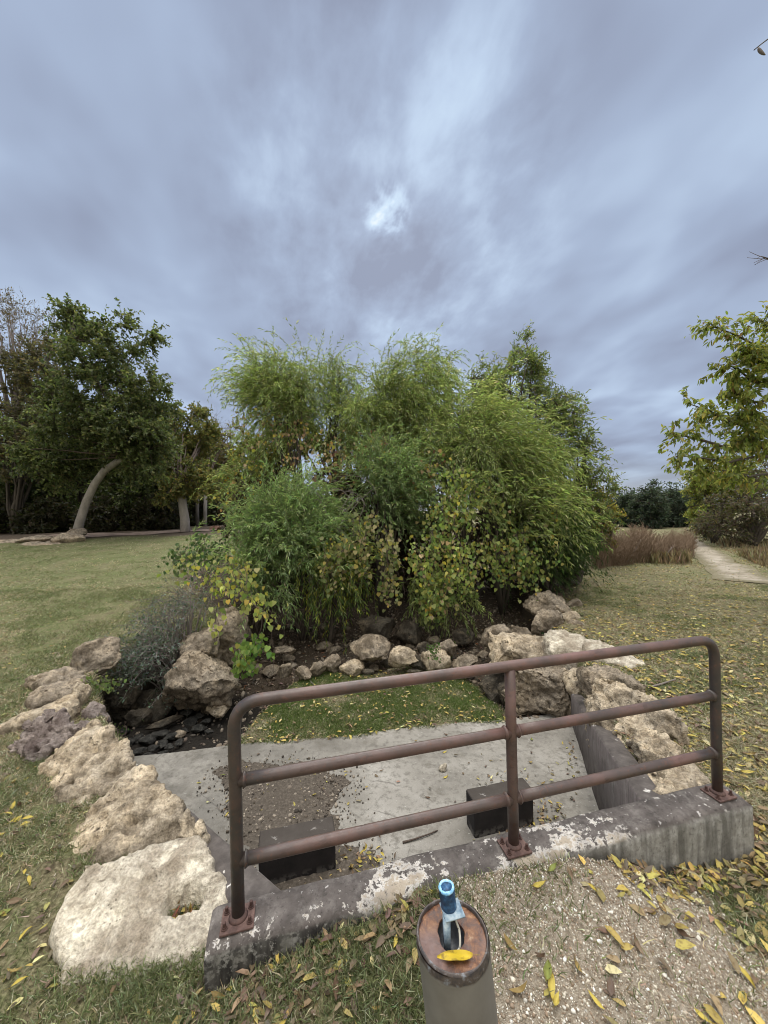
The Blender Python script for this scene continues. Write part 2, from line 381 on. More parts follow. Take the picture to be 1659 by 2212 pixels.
def cap_mat():
    n = NT('rusted_cap'); a = n.noise(34, 6, .66, dist=.5); b = n.noise(170, 5, .7); c = n.noise(40, 4, .6)
    P = n.xyz()
    col = n.ramp(a, [(.34, (.03, .015, .012)), (.45, (.085, .034, .018)), (.54, (.17, .075, .034)), (.62, (.27, .15, .08)), (.72, (.45, .33, .22))])
    pur = n.ramp(c, [(.4, (.105, .06, .052)), (.7, (.17, .105, .09))])
    f = n.math('ADD', n.mr(P[0], -.005, -.05), n.math('MULTIPLY', n.math('SUBTRACT', n.noise(18, 3), .45), 3.0), True)
    col = n.mix(n.math('MULTIPLY', f, n.mr(P[1], .03, -.005)), col, pur)
    col = n.mix(n.ramp(b, [(.62, 0), (.7, .5)]), col, (.05, .022, .015))
    return n.fin(col, n.ramp(a, [(.3, .35), (.7, .75)]), n.bump(a, .6, .006))
M['cap'] = cap_mat()
def post_mat():
    n = NT('grey_painted_steel'); P = n.xyz(); a = n.noise(5, 5, .6); b = n.noise(60, 4, .7)
    col = n.ramp(a, [(.3, (.13, .115, .1)), (.6, (.2, .185, .165)), (.8, (.235, .21, .185))])
    rimz = n.math('ADD', P[2], n.math('MULTIPLY', n.noise(50, 4), .016))
    col = n.mix(n.mr(rimz, -.014, -.008), col, n.ramp(n.noise(45, 5, .7), [(.35, (.025, .026, .032)), (.55, (.085, .065, .055)), (.72, (.24, .26, .29))]))
    return n.fin(col, .55, n.bump(n.math('ADD', a, b), .15, .003), spec=.45)
M['post'] = post_mat()
def flat(name, stops, scale=30, rough=.6, metal=0.0, bd=.003):
    n = NT(name); b = n.noise(scale, 5, .65); return n.fin(n.ramp(b, stops), rough, n.bump(b, .5, bd), metal)
M['blue'] = flat('chipped_blue_paint', [(.3, (.006, .016, .04)), (.5, (.016, .055, .125)), (.63, (.04, .12, .24)), (.76, (.22, .38, .5))], 60, .5)
M['blue_rim'] = flat('pale_blue_rim', [(.3, (.07, .22, .42)), (.5, (.22, .47, .68)), (.7, (.5, .7, .82))], 90, .6)
M['galv'] = flat('pale_blue_plate', [(.3, (.12, .19, .27)), (.5, (.27, .36, .43)), (.65, (.46, .53, .56)), (.8, (.36, .33, .26))], 55, .5)
M['thread'] = flat('rusty_thread', [(.3, (.05, .03, .02)), (.7, (.3, .2, .13))], 90, .5, .3)
M['hole'] = flat('dark_inside', [(.3, (.05, .055, .065)), (.55, (.13, .14, .155)), (.75, (.26, .27, .28))], 60, .5)
M['cable'] = flat('white_cable', [(.3, (.4, .38, .32)), (.7, (.62, .6, .52))], 30, .5)
M['mud'] = flat('dark_mud', [(.25, (.035, .028, .02)), (.5, (.075, .06, .045)), (.75, (.15, .125, .1))], 45, .9, 0, .012)
def pebble_mat():
    n = NT('pebble'); c = n.attr()[0]; b = n.noise(90, 3); return n.fin(n.mix(.4, c, n.ramp(b, [(.3, .5), (.7, 1)]), 'MULTIPLY'), .9)
M['pebble'] = pebble_mat()
def path_mat():
    n = NT('pale_gravel_path'); b = n.noise(2.2, 6, .65); d = n.noise(40, 4, .7); e = n.attr()[0]
    col = n.ramp(b, [(.33, (.21, .175, .12)), (.5, (.31, .268, .205)), (.72, (.42, .38, .315))]); col = n.mix(.4, col, n.ramp(d, [(.3, .4), (.7, 1)]), 'MULTIPLY')
    k = n.math('ADD', n.math('MULTIPLY', n.math('SUBTRACT', n.noise(3.5, 6, .7), .5), 2.6), n.mr(e, .1, .9, -.45, 1.1), True)
    col = n.mix(k, col, n.ramp(d, [(.3, (.07, .06, .03)), (.7, (.22, .19, .11))]))
    return n.fin(col, .95, n.bump(d, .6, .02))
M['path'] = path_mat()
def dirt_mat():
    n = NT('pinkish_dirt'); b = n.noise(3, 6, .65); return n.fin(n.ramp(b, [(.3, (.13, .09, .07)), (.6, (.27, .2, .165)), (.8, (.36, .29, .24))]), .95, n.bump(b, .5, .03))
M['dirt'] = dirt_mat()

# ---------------------------------------------------------------- ground shape
HW0 = atz(515, 1985, 0)[:2]; HW1 = atz(1550, 1715, 0)[:2]
HWL = float(np.linalg.norm(HW1-HW0)); HU = (HW1-HW0)/HWL; HN = np.array([-HU[1], HU[0]])
HANG = math.atan2(HU[1], HU[0])
S_END = (-.115, HWL+.13)
T_F, T_B = -.095, .10
ZS = -.935
WL0 = np.array([-.461, 1.716]); WLd = np.array([-.713, .701]); WLn = 2.62
WR0 = np.array([1.439, 2.175]); WRd = unit(np.array([.796, 2.525])); WRn = 2.65
CH = np.array([WL0, WL0+WLd*WLn, (-2.75, 3.95), (-3.25, 4.55), (-3.7, 5.15), (-3.55, 5.75), (-2.9, 5.85), (-2.45, 6.3), (-2.4, 7.2), (-2.6, 9), (-2.7, 11.5),
               (3.3, 11.5), (3.1, 9), (2.85, 7.4), (2.5, 6.0), (2.3, 5.2), WR0+WRd*WRn, WR0], float)
def poly_sd(x, y, poly):
    """signed distance, negative inside"""
    d2 = np.full(x.shape, 1e9); ins = np.zeros(x.shape, bool); n = len(poly)
    for i in range(n):
        a = poly[i]; b = poly[(i+1) % n]; e = b-a
        wx, wy = x-a[0], y-a[1]; t = np.clip((wx*e[0]+wy*e[1])/(e@e), 0, 1)
        d2 = np.minimum(d2, (wx-e[0]*t)**2+(wy-e[1]*t)**2)
        c = ((a[1] <= y) & (b[1] > y)) | ((b[1] <= y) & (a[1] > y))
        with np.errstate(divide='ignore', invalid='ignore'):
            xi = a[0]+(y-a[1])/(b[1]-a[1])*e[0] if b[1] != a[1] else np.full(x.shape, 1e9)
        ins ^= c & (x < xi)
    return np.where(ins, -1, 1)*np.sqrt(d2)
# contact line of the ground with the front of the headwall, from the photo
FC_S, FC_Z = [-1.2], [-.22]
for q in ((468, 2140), (560, 2092), (640, 2048), (720, 2008), (800, 1968), (900, 1915), (1000, 1880), (1070, 1868), (1160, 1850), (1250, 1840), (1330, 1850), (1400, 1872), (1480, 1880), (1560, 1868), (1606, 1850)):
    r_ = ray(*q); pl = HW0+HN*T_F
    t = (pl@HN)/(r_[:2]@HN); p = CAMP+r_*t
    FC_S.append(float((p[:2]-HW0)@HU)); FC_Z.append(float(p[2]))
FC_S.append(FC_S[-1]+1.2); FC_Z.append(-.24)
def edge_q(x, y): return y-(4.56+.135*x+.02*np.sin(x*3.1)+.03*np.sin(x*7.3+1))
def gz(x, y, fine=True):
    x = np.asarray(x, float); y = np.asarray(y, float)
    s = (x-HW0[0])*HU[0]+(y-HW0[1])*HU[1]; t = (x-HW0[0])*HN[0]+(y-HW0[1])*HN[1]
    wl = sstep(-.02, -.42, x/np.maximum(y, 3))
    rise = np.where(y < 20, .0758*np.maximum(y-5.2, 0)*sstep(5, 9, y), 1.12+.01*(y-20))
    z = -.21+wl*rise
    z = z+.10*np.exp(-(((x+2.6)/1.2)**2+((y-6.3)/1.0)**2))
    zf = np.interp(s, FC_S, FC_Z)
    wf = sstep(.9, 0, -(t-T_F))*np.where(t < .3, 1, 0)
    wf = np.where(t > T_F, np.where((s > HWL+.1) | (s < -.1), sstep(.9, 0, t-T_F), 1)*np.ones_like(t), wf)
    z = z*(1-wf)+zf*wf
    if fine:
        z = z+.022*fbm2(x, y, 1.3, 3)*sstep(0, .3, np.abs(t-T_F)) + .008*fbm2(x, y, 9, 2, 3.0)
    sd = poly_sd(x, y, CH)
    q = edge_q(x, y)
    # channel floor
    fl = np.where(q < 0, -1.04, -.945)
    fl = fl+sstep(0, .25, q)*.05*(1-sstep(1.2, 1.6, np.abs(x+.1)))
    gut = sstep(-1.75, -2.15, x-.25*np.maximum(q, 0))*sstep(-.05, .15, q)
    fl = fl-gut*.17*sstep(6.6, 5.8, y)
    fl = fl-sstep(1.35, 1.7, x)*sstep(0, .2, q)*.06*sstep(6.4, 5.6, y)
    back = sstep(5.9, 12.5, y)
    fl = fl*(1-back)+(-.16)*back+np.where(q > 0, .05*fbm2(x, y, 2.2, 4, 5.0)*sstep(.1, .5, q), 0)
    k = sstep(.18, .02, sd+.10*np.where(y > 4.9, fbm2(x, y, 1.7, 3, 9.0), 0)) if fine else sstep(.18, .02, sd)
    k = k*sstep(12.4, 10.5, y)
    return z*(1-k)+fl*k
def gz1(x, y): return float(gz(np.array([x]), np.array([y]))[0])
GRAVC = atz(1180, 1990, -.12)[:2]
def gravel_mask(x, y):
    s = (x-HW0[0])*HU[0]+(y-HW0[1])*HU[1]; t = (x-HW0[0])*HN[0]+(y-HW0[1])*HN[1]
    e = ((s-1.55)/.78)**2+((t+.62)/.72)**2
    m = sstep(1.25, .5, e+.5*fbm2(x, y, 2.2, 4, 2.0))
    return m*(t < T_F+.02)
def patch_mask(x, y):
    q = edge_q(x, y)
    return sstep(-.02, .05, q)*sstep(6.25, 5.9, y+.25*fbm2(x, y, 2, 3, 4.0))*sstep(-1.95, -1.65, x-.27*np.maximum(q, 0)+.2*fbm2(x, y, 2.5, 3, 6.0))*sstep(1.62, 1.42, x+.2*np.maximum(q, 0)+.1*fbm2(x, y, 2.5, 3, 7.0))
def litter_mask(x, y):
    sd = poly_sd(x, y, CH)
    m = sstep(.25, .0, sd)*(1-patch_mask(x, y))*sstep(13, 11, y)
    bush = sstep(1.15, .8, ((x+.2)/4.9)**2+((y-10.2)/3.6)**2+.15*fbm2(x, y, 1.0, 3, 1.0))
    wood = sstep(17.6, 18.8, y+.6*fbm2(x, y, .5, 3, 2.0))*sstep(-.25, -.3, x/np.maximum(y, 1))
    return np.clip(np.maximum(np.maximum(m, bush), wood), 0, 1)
def axis(lo, hi, fine, dense_lo, dense_hi, mid, mlo, mhi, g=1.18):
    a = list(np.arange(dense_lo, dense_hi, fine)); v = a[-1]; s_ = mid
    up = []
    while v < hi:
        if v >= mhi: s_ *= g
        v += s_; up.append(v)
    v = a[0]; s_ = mid; dn = []
    while v > lo:
        if v <= mlo: s_ *= g
        v -= s_; dn.append(v)
    return np.array(dn[::-1]+a+up)
def build_ground():
    xs = axis(-3000, 3000, .035, -4.2, 4.0, .11, -11, 9); ys = axis(-800, 4000, .035, .6, 7.4, .11, -.5, 16)
    X, Y = np.meshgrid(xs, ys); Z = gz(X, Y)
    V = np.stack([X, Y, Z], -1).reshape(-1, 3); nx, ny = len(xs), len(ys)
    i = np.arange(nx*ny).reshape(ny, nx)
    f = np.stack([i[:-1, :-1], i[:-1, 1:], i[1:, 1:], i[1:, :-1]], -1).reshape(-1, 4)
    x, y = V[:, 0], V[:, 1]
    g = gravel_mask(x, y); l = litter_mask(x, y)
    green = .5+.0*x
    green = np.where((x < -1) & (y > 4), .70, green); green = np.where(x > 1.8, .40, green); green = green+.35*patch_mask(x, y)
    green = green-.2*np.exp(-((y-5.2)/1.6)**2)*(x < -3)
    q_ = edge_q(x, y); gut = (poly_sd(x, y, CH) < .1)*sstep(-.3, 0, q_)*sstep(-1.6, -1.95, x-.25*np.maximum(q_, 0)+.15*fbm2(x, y, 3, 3, 8.))*sstep(6.3, 5.7, y); green = green*(1-gut)
    o = solid('ground', V, f, M['ground'], smooth=True, col=np.stack([g, l, np.clip(green, 0, 1)], 1))
    tag(o, kind='structure')
build_ground()

# ---------------------------------------------------------------- tubes and leaves
def tube_arrays(lines, radii, sides=6, cap=True):
    Vs, Fq, Ft, off = [], [], [], 0
    ang = np.linspace(0, 2*np.pi, sides, endpoint=False)
    for P, r_ in zip(lines, radii):
        P = np.asarray(P, float); n = len(P); r_ = np.broadcast_to(np.asarray(r_, float), (n,))
        T = unit(np.gradient(P, axis=0)); up = np.array([0, 0, 1.]) if abs(T[0][2]) < .9 else np.array([1., 0, 0])
        A = np.cross(T[0], up); A /= np.linalg.norm(A); rings = []
        for k in range(n):
            A = A-T[k]*(A@T[k]); A /= max(np.linalg.norm(A), 1e-9); B = np.cross(T[k], A)
            rings.append(P[k]+r_[k]*(np.cos(ang)[:, None]*A+np.sin(ang)[:, None]*B))
        Vs.append(np.concatenate(rings))
        i = off+np.arange(n*sides).reshape(n, sides); j = np.roll(i, -1, 1)
        Fq.append(np.stack([i[:-1], j[:-1], j[1:], i[1:]], -1).reshape(-1, 4)); off += n*sides
        if cap and sides > 3:
            Vs.append(np.array([P[0], P[-1]])); a, b = off, off+1; off += 2
            Ft.append(np.stack([np.full(sides, a), j[0], i[0]], -1)); Ft.append(np.stack([np.full(sides, b), i[-1], j[-1]], -1))
    V = np.concatenate(Vs); fs = [np.concatenate(Fq)]
    if Ft: fs.append(np.concatenate(Ft))
    return V, fs
def strand_tubes(P, r0, r1, sides=3):
    """P (n,K,3) thin tubes, vectorised"""
    n, K, _ = P.shape; T = unit(np.gradient(P, axis=1)); up = np.array([.3, .2, 1.])
    A = unit(np.cross(T, up)); B = np.cross(T, A)
    ang = np.linspace(0, 2*np.pi, sides, endpoint=False); rr = np.linspace(1, 0, K)[None, :, None, None]
    r0 = np.broadcast_to(np.asarray(r0, float), (n,))[:, None, None, None]
    rad = r1+(r0-r1)*rr
    V = P[:, :, None, :]+rad*(np.cos(ang)[None, None, :, None]*A[:, :, None, :]+np.sin(ang)[None, None, :, None]*B[:, :, None, :])
    i = np.arange(n*K*sides).reshape(n, K, sides); j = np.roll(i, -1, 2)
    f = np.stack([i[:, :-1], j[:, :-1], j[:, 1:], i[:, 1:]], -1).reshape(-1, 4)
    return V.reshape(-1, 3), f
def cat_mesh(parts):
    Vs, Q, T, off = [], [], [], 0
    for V, fs in parts:
        if isinstance(fs, np.ndarray): fs = [fs]
        for f in fs: (Q if f.shape[1] == 4 else T).append(f+off)
        Vs.append(V); off += len(V)
    out = []
    if Q: out.append(np.concatenate(Q))
    if T: out.append(np.concatenate(T))
    return np.concatenate(Vs), out
LANCE = (np.array([[0, 0, 0], [.4, .5, .12], [1, 0, -.06], [.4, -.5, .12]]), np.array([[0, 1, 2], [0, 2, 3]]))
BROAD = (np.array([[0, 0, 0], [.22, .46, .08], [.62, .40, .05], [1, 0, -.12], [.62, -.40, .05], [.22, -.46, .08]]), np.array([[0, 1, 2, 3], [0, 3, 4, 5]]))
HEART = (np.array([[.06, 0, 0], [-.05, .28, .05], [.22, .52, .06], [.62, .36, .02], [1, 0, -.08], [.62, -.36, .02], [.22, -.52, .06], [-.05, -.28, .05]]),
         np.array([[0, 1, 2, 3], [0, 3, 4, 5], [0, 5, 6, 7]]))
def leaf_arrays(P, D, Nn, Ln, Wd, Col, tpl):
    T, Fc = tpl; D = unit(D); Bn = unit(np.cross(Nn, D)); Nn = np.cross(D, Bn)
    V = P[:, None, :]+T[None, :, 0, None]*D[:, None, :]*Ln[:, None, None]+T[None, :, 1, None]*Bn[:, None, :]*Wd[:, None, None]+T[None, :, 2, None]*Nn[:, None, :]*Ln[:, None, None]
    k = len(T); n = len(P)
    f = (Fc[None]+(np.arange(n)*k)[:, None, None]).reshape(-1, Fc.shape[1])
    return V.reshape(-1, 3), f, np.repeat(Col, k, 0)
def pick(n, pal, wts, jit=.18, r=rng):
    pal = np.array(pal, float); wts = np.array(wts, float); c = pal[r.choice(len(pal), n, p=wts/wts.sum())]
    return np.clip(c*(1+jit*r.standard_normal((n, 1)))*(1+.07*r.standard_normal((n, 3))), .004, 1)
def leaves(name, P, D, Nn, Ln, Wd, Col, tpl, parent=None, mat='leaf', origin=None):
    V, f, c = leaf_arrays(P, D, Nn, Ln, Wd, Col, tpl)
    return solid(name, V, f, M[mat], parent, origin, True, c)
def rvec(n, r=rng): return unit(r.standard_normal((n, 3)))

def ell(px, py, rx, ry, d, deep=1.0):
    """crown ellipsoid: centre and radii in metres"""
    return np.array(at(px, py, d)), np.array([rx/F*d, rx/F*d*deep, ry/F*d])
def in_ells(ells, n, r, shell=.35):
    vol = np.array([np.prod(e[1])**.67 for e in ells]); k = r.choice(len(ells), n, p=vol/vol.sum())
    c = np.array([e[0] for e in ells])[k]; ra = np.array([e[1] for e in ells])[k]
    v = rvec(n, r)*(r.random((n, 1))**shell)
    return c+v*ra, unit(v*np.array([1, 1, 1.])), k
def bez(a, b, c, n):
    t = np.linspace(0, 1, n)[:, None]; return (1-t)**2*a+2*t*(1-t)*b+t*t*c
def limbs(base, ends, r0, r, n=7, spread=.35):
    out, rad = [], []
    for e in ends:
        mid = base+(e-base)*np.array([.35, .35, .62])+r.standard_normal(3)*spread*.4
        P = bez(base, mid, e, n); P[1:-1] += r.standard_normal((n-2, 3))*.05*np.linalg.norm(e-base)/4
        out.append(P); L_ = np.linalg.norm(e-base); rad.append(np.linspace(r0*r.uniform(.5, 1), .008, n))
    return out, rad

def willow(base, ells, n_end, per, pal, wts, label, wind=(.25, 0, 0), seed=1, slen=(.55, 1.1), leafL=.11, leafW=.014, up=.62, grav=.125, group='willows over the channel', nlimb=14, twigm='twig', cat='willow'):
    r = np.random.default_rng(seed); base = np.array(base, float)
    t = empty('willow_tree', base, label, cat, group)
    E, Ev, _ = in_ells(ells, n_end, r, .4)
    le, lr = limbs(base, E[:nlimb], .055, r)
    V, fs = tube_arrays(le, lr, 6)
    solid('trunk', V, fs, M['bark'], t)
    # secondary twigs join end points to the nearest limb
    LP = np.concatenate([p[2:] for p in le]); tw = []
    for e in E[nlimb:]:
        c = LP[np.argmin(np.linalg.norm(LP-e, axis=1)+.5*np.maximum(0, LP[:, 2]-e[2]))]
        tw.append(bez(c, (c+e)/2+np.array([0, 0, .12]), e, 5))
    n = n_end*per
    k = np.repeat(np.arange(n_end), per)
    S = E[k]+r.standard_normal((n, 3))*.22; gv = r.uniform(.35, 1.45, n_end)[k][:, None]*r.uniform(.6, 1.4, (n, 1))
    D = unit(Ev[k]*.6+rvec(n, r)*1.0+np.array([0, 0, up])+np.array(wind)*.8)
    K = 13; L_ = r.uniform(*slen, n)*r.uniform(.65, 1.25, n); st = (L_/K)[:, None]
    P = np.empty((n, K, 3)); P[:, 0] = S; d = D; Ds = np.empty((n, K, 3)); Ds[:, 0] = d
    for j in range(1, K):
        d = unit(d+np.array([0, 0, -grav*(1+j*.04)])*gv+np.array(wind)*.09+r.standard_normal((n, 3))*.05)
        P[:, j] = P[:, j-1]+d*st; Ds[:, j] = d
    parts = [strand_tubes(P, .0028, .0008)]
    if tw: parts.append(strand_tubes(np.array(tw), .009, .003))
    V, fs = cat_mesh(parts); solid('branches', V, fs, M[twigm], t)
    # leaves
    m = 2
    PP = np.repeat(P[:, 1:], m, 1).reshape(-1, 3); DD = np.repeat(Ds[:, 1:], m, 1).reshape(-1, 3); nn = len(PP)
    PP = PP+DD*(r.random((nn, 1))-.5)*np.repeat(np.repeat(st, K-1, 1), m, 1).reshape(-1, 1)
    side = unit(np.cross(DD, rvec(nn, r)))
    LD = unit(DD*.85+side*.55+np.array([0, 0, -.18])+np.array(wind)*.25)
    NN = unit(rvec(nn, r)*.7+np.array([0, -.2, .8]))
    tint = r.standard_normal(n_end)*.16
    col = pick(nn, pal, wts, .16, r)*(1+np.repeat(tint[k], (K-1)*m)[:, None])
    leaves('crown', PP, LD, NN, leafL*r.uniform(.65, 1.2, nn), leafW*r.uniform(.75, 1.25, nn), np.clip(col, .004, 1), LANCE, t)
    return t

def broadtree(name, base, ells, n_end, twigs, lpt, pal, wts, label, cat='tree', seed=1, leaf=(.09, .05), twl=(.25, .55), r0=.12, trunk_pts=None, trunk_r=None, barkm='bark', group=None, nlimb=18, tpl=BROAD, droop=.25, shell=.38, wind=(.1, 0, 0)):
    r = np.random.default_rng(seed); base = np.array(base, float)
    t = empty(name, base, label, cat, group)
    E, Ev, _ = in_ells(ells, n_end, r, shell)
    start = base; parts = []
    if trunk_pts is not None:
        start = np.array(trunk_pts[-1], float); tp = np.array(trunk_pts, float)
        parts.append(tube_arrays([tp], [np.array(trunk_r)], 12))
        r0 = trunk_r[-1]*.6
    le, lr = limbs(start, E[:nlimb], r0, r)
    lb = tube_arrays(le, lr, 6)
    if not parts: parts.append(lb); lb = None
    V, fs = cat_mesh(parts); solid('trunk', V, fs, M[barkm], t, smooth=True)
    LP = np.concatenate([p[2:] for p in le]); tw = []
    for e in E[nlimb:]:
        c = LP[np.argmin(np.linalg.norm(LP-e, axis=1))]; tw.append(bez(c, (c+e)/2+np.array([0, 0, .1]), e, 5))
    n = n_end*twigs; k = np.repeat(np.arange(n_end), twigs)
    S = E[k]; D = unit(Ev[k]*.6+rvec(n, r)+np.array(wind)); L_ = r.uniform(*twl, n); K = 5
    P = np.empty((n, K, 3)); P[:, 0] = S; d = D; Ds = np.empty((n, K, 3)); Ds[:, 0] = d
    for j in range(1, K):
        d = unit(d+np.array([0, 0, -droop*.3])+r.standard_normal((n, 3))*.12); P[:, j] = P[:, j-1]+d*(L_/K)[:, None]; Ds[:, j] = d
    sc = leaf[0]/.09
    ps = [strand_tubes(P, .004*sc, .0015*sc)]
    if lb is not None: ps.append(lb)
    if tw: ps.append(strand_tubes(np.array(tw), .016*sc, .005*sc))
    V, fs = cat_mesh(ps); solid('branches', V, fs, M['twig'] if barkm != 'grey' else M['twig_grey'], t)
    if lpt > 0:
        nn = n*lpt; ki = np.repeat(np.arange(n), lpt); u = r.random(nn)*(K-1.001)*.85+.15*(K-1.001); a = u.astype(int); fr = (u-a)[:, None]
        PP = P[ki, a]*(1-fr)+P[ki, np.minimum(a+1, K-1)]*fr; DD = Ds[ki, a]
        LD = unit(DD*.5+rvec(nn, r)*.9+np.array([0, 0, -droop])+np.array(wind)); NN = unit(rvec(nn, r)*.75+np.array([0, -.15, .7]))
        tint = r.standard_normal(n_end)*.15
        col = np.clip(pick(nn, pal, wts, .17, r)*(1+tint[k[ki]][:, None]), .004, 1)
        leaves('crown', PP, LD, NN, leaf[0]*r.uniform(.6, 1.25, nn), leaf[1]*r.uniform(.7, 1.25, nn), col, tpl, t)
    return t

# ---------------------------------------------------------------- rocks
def ico(sub):
    bm = bmesh.new(); bmesh.ops.create_icosphere(bm, subdivisions=sub, radius=1)
    V = np.array([v.co for v in bm.verts]); f = np.array([[v.index for v in q.verts] for q in bm.faces]); bm.free(); return V, f
ICO = {k: ico(k) for k in (2, 3, 4, 5, 6)}
def vnormals(V, f):
    fn = np.cross(V[f[:, 1]]-V[f[:, 0]], V[f[:, 2]]-V[f[:, 0]]); N_ = np.zeros_like(V)
    for k in range(3): np.add.at(N_, f[:, k], fn)
    return unit(N_)
def cells(q, seed=0):
    """fracture facets: every cell gets its own level and slope"""
    i0 = np.floor(q).astype(np.int64); best = np.full(len(q), 9e9); lev = np.zeros(len(q)); off = np.zeros((len(q), 3)); dr = np.zeros((len(q), 3))
    for dx in (-1, 0, 1):
        for dy in (-1, 0, 1):
            for dz in (-1, 0, 1):
                ix, iy, iz = i0[:, 0]+dx, i0[:, 1]+dy, i0[:, 2]+dz
                c = np.stack([ix+_h(ix, iy, iz+seed), iy+_h(ix+57, iy, iz+seed), iz+_h(ix, iy+113, iz+seed)], 1); d = ((q-c)**2).sum(1); m = d < best
                best = np.where(m, d, best); lev = np.where(m, _h(ix+7, iy+3, iz+11+seed), lev); off[m] = (q-c)[m]
                dr[m] = np.stack([_h(ix+1, iy+19, iz), _h(ix, iy+29, iz+5), _h(ix+31, iy, iz+9)], 1)[m]*2-1
    return lev*2-1, (off*dr).sum(1)
def roughen(V, f, amp, seed, scale=1.0, pits=0.0):
    size = np.ptp(V, axis=0).mean(); q = V/size*scale+seed*3.7; Nn = vnormals(V, f)
    wq = q+.16*np.stack([vnoise(q*2.5+k*31) for k in range(3)], 1)
    rid = 1-2*np.abs(fbm(wq*3.1+9, 3)); crack = np.clip(.08-np.abs(vnoise(wq*2.6+41)), 0, .08)*12.5
    h = .50*fbm(q*2.2, 3)+.30*rid+.28*fbm(q*11, 3)+.17*fbm(q*28, 2)-.60*crack
    if len(V) > 400:
        l1, s1 = cells(wq*3.4, 3); h = h+.30*l1+.75*s1
    if len(V) > 2000:
        l2, s2 = cells(wq*8.0, 9); h = h+.16*l2+.40*s2
    if pits:
        c = vnoise(q*13+3); h = h-pits*np.clip(c-.40, 0, 1)*3.4; c = vnoise(q*27+8); h = h-pits*np.clip(c-.45, 0, 1)*2.4
    return V+Nn*(amp*h)[:, None]
def chisel(sub, dims, seed, planes=15, rough=.07, pits=.3, rot=0.0, tilt=(0, 0)):
    r = np.random.default_rng(seed); V, f = ICO[sub]; V = V.copy()
    for k in range(planes):
        n = unit(r.standard_normal(3)); o = r.uniform(.46, .80)
        d = V@n-o; V = V-np.where(d > 0, d, 0)[:, None]*n*.97
    V = V-(V.max(0)+V.min(0))/2; V = V/np.ptp(V, axis=0)*np.array(dims)
    V = roughen(V, f, rough*float(np.mean(dims))*.62, seed, 1.0, pits)
    Rm = np.array(Matrix.Rotation(rot, 3, 'Z') @ Matrix.Rotation(tilt[0], 3, 'X') @ Matrix.Rotation(tilt[1], 3, 'Y'))
    return V@Rm.T, f
def rock(pos, dims, seed, label, m='lime', sub=5, rot=0., tilt=(0, 0), name='limestone_rock', cat='rock', group=None, rough=.09, pits=.35, planes=15):
    V, f = chisel(sub, dims, seed, planes, rough, pits, rot, tilt)
    V = V+np.array(pos); og = np.array([pos[0], pos[1], V[:, 2].min()])
    return tag(solid(name, V, f, M[m], None, og, True), label, cat, group)
def rock_px(x0, x1, y0, y1, d, seed, label, m='lime', sub=4, deep=.8, **k):
    """a rock as wide and tall as it looks at distance d"""
    c = at((x0+x1)/2, (y0+y1)/2, d); wd = (x1-x0)/F*d*1.12; hg = (y1-y0)/F*d*1.15
    return rock(c, (wd, wd*deep, hg), seed, label, m, sub, **k)
def block_rock(pts, label, m, seed, thick=.3, lean=.12, voxel=.022, rough=.03, pits=.4, name='limestone_rock', cat='rock', group=None, hole=None, bulge=.04):
    """pts: [(px,py,z)] outline of the upper face, laid at its true place; it gets a body below it"""
    top = np.array([atz(px, py, z) for px, py, z in pts]); c = top.mean(0); n = len(top)
    nrm = np.linalg.svd(top-c)[2][2]; nrm = nrm*np.sign(nrm[2])
    top = c+(top-c)*1.085
    mid = c+(top-c)*(1+lean*.6)-np.array([0, 0, thick*.4]); bot = c+(top-c)*(1+lean)-np.array([0, 0, thick])
    cap = c+(top-c)*.55+nrm*bulge*.8; ctr = c+nrm*bulge
    V = np.concatenate([top, mid, bot, cap, [ctr], [bot.mean(0)]]); bm = bmesh.new(); vs = [bm.verts.new(v) for v in V]
    for i in range(n):
        j = (i+1) % n
        for a, b in ((0, n), (n, 2*n)): bm.faces.new((vs[a+i], vs[a+j], vs[b+j], vs[b+i]))
        bm.faces.new((vs[3*n+i], vs[3*n+j], vs[j], vs[i])); bm.faces.new((vs[4*n], vs[3*n+j], vs[3*n+i])); bm.faces.new((vs[4*n+1], vs[2*n+i], vs[2*n+j]))
    bmesh.ops.recalc_face_normals(bm, faces=bm.faces); me = bpy.data.meshes.new('tmp'); bm.to_mesh(me); bm.free()
    ob = bpy.data.objects.new('tmp', me); C.objects.link(ob)
    md = ob.modifiers.new('r', 'REMESH'); md.mode = 'VOXEL'; md.voxel_size = voxel
    sm = ob.modifiers.new('s', 'SMOOTH'); sm.factor = .5; sm.iterations = 1
    tr = ob.modifiers.new('t', 'TRIANGULATE')
    dg = bpy.context.evaluated_depsgraph_get(); me2 = bpy.data.meshes.new_from_object(ob.evaluated_get(dg))
    nv = len(me2.vertices); V = np.empty(nv*3); me2.vertices.foreach_get('co', V); V = V.reshape(-1, 3)
    f = np.empty(len(me2.polygons)*3, np.int32); me2.polygons.foreach_get('vertices', f); f = f.reshape(-1, 3)
    bpy.data.objects.remove(ob); bpy.data.meshes.remove(me); bpy.data.meshes.remove(me2)
    V = roughen(V, f, rough*1.15, seed, 1.0, pits)
    if hole is not None:
        hc = np.array(hole[0]); u = (V-hc)[:, :2]@np.array(hole[1]).T
        d = np.sqrt((u**2).sum(1))+.25*vnoise(V*22); up = V[:, 2] > c[2]-.13
        V[:, 2] -= np.where(up, .13*sstep(1.12, .8, d), 0)
    og = np.array([c[0], c[1], V[:, 2].min()])
    return tag(solid(name, V, f, M[m], None, og, True), label, cat, group)
M['grey'] = M['twig_grey']

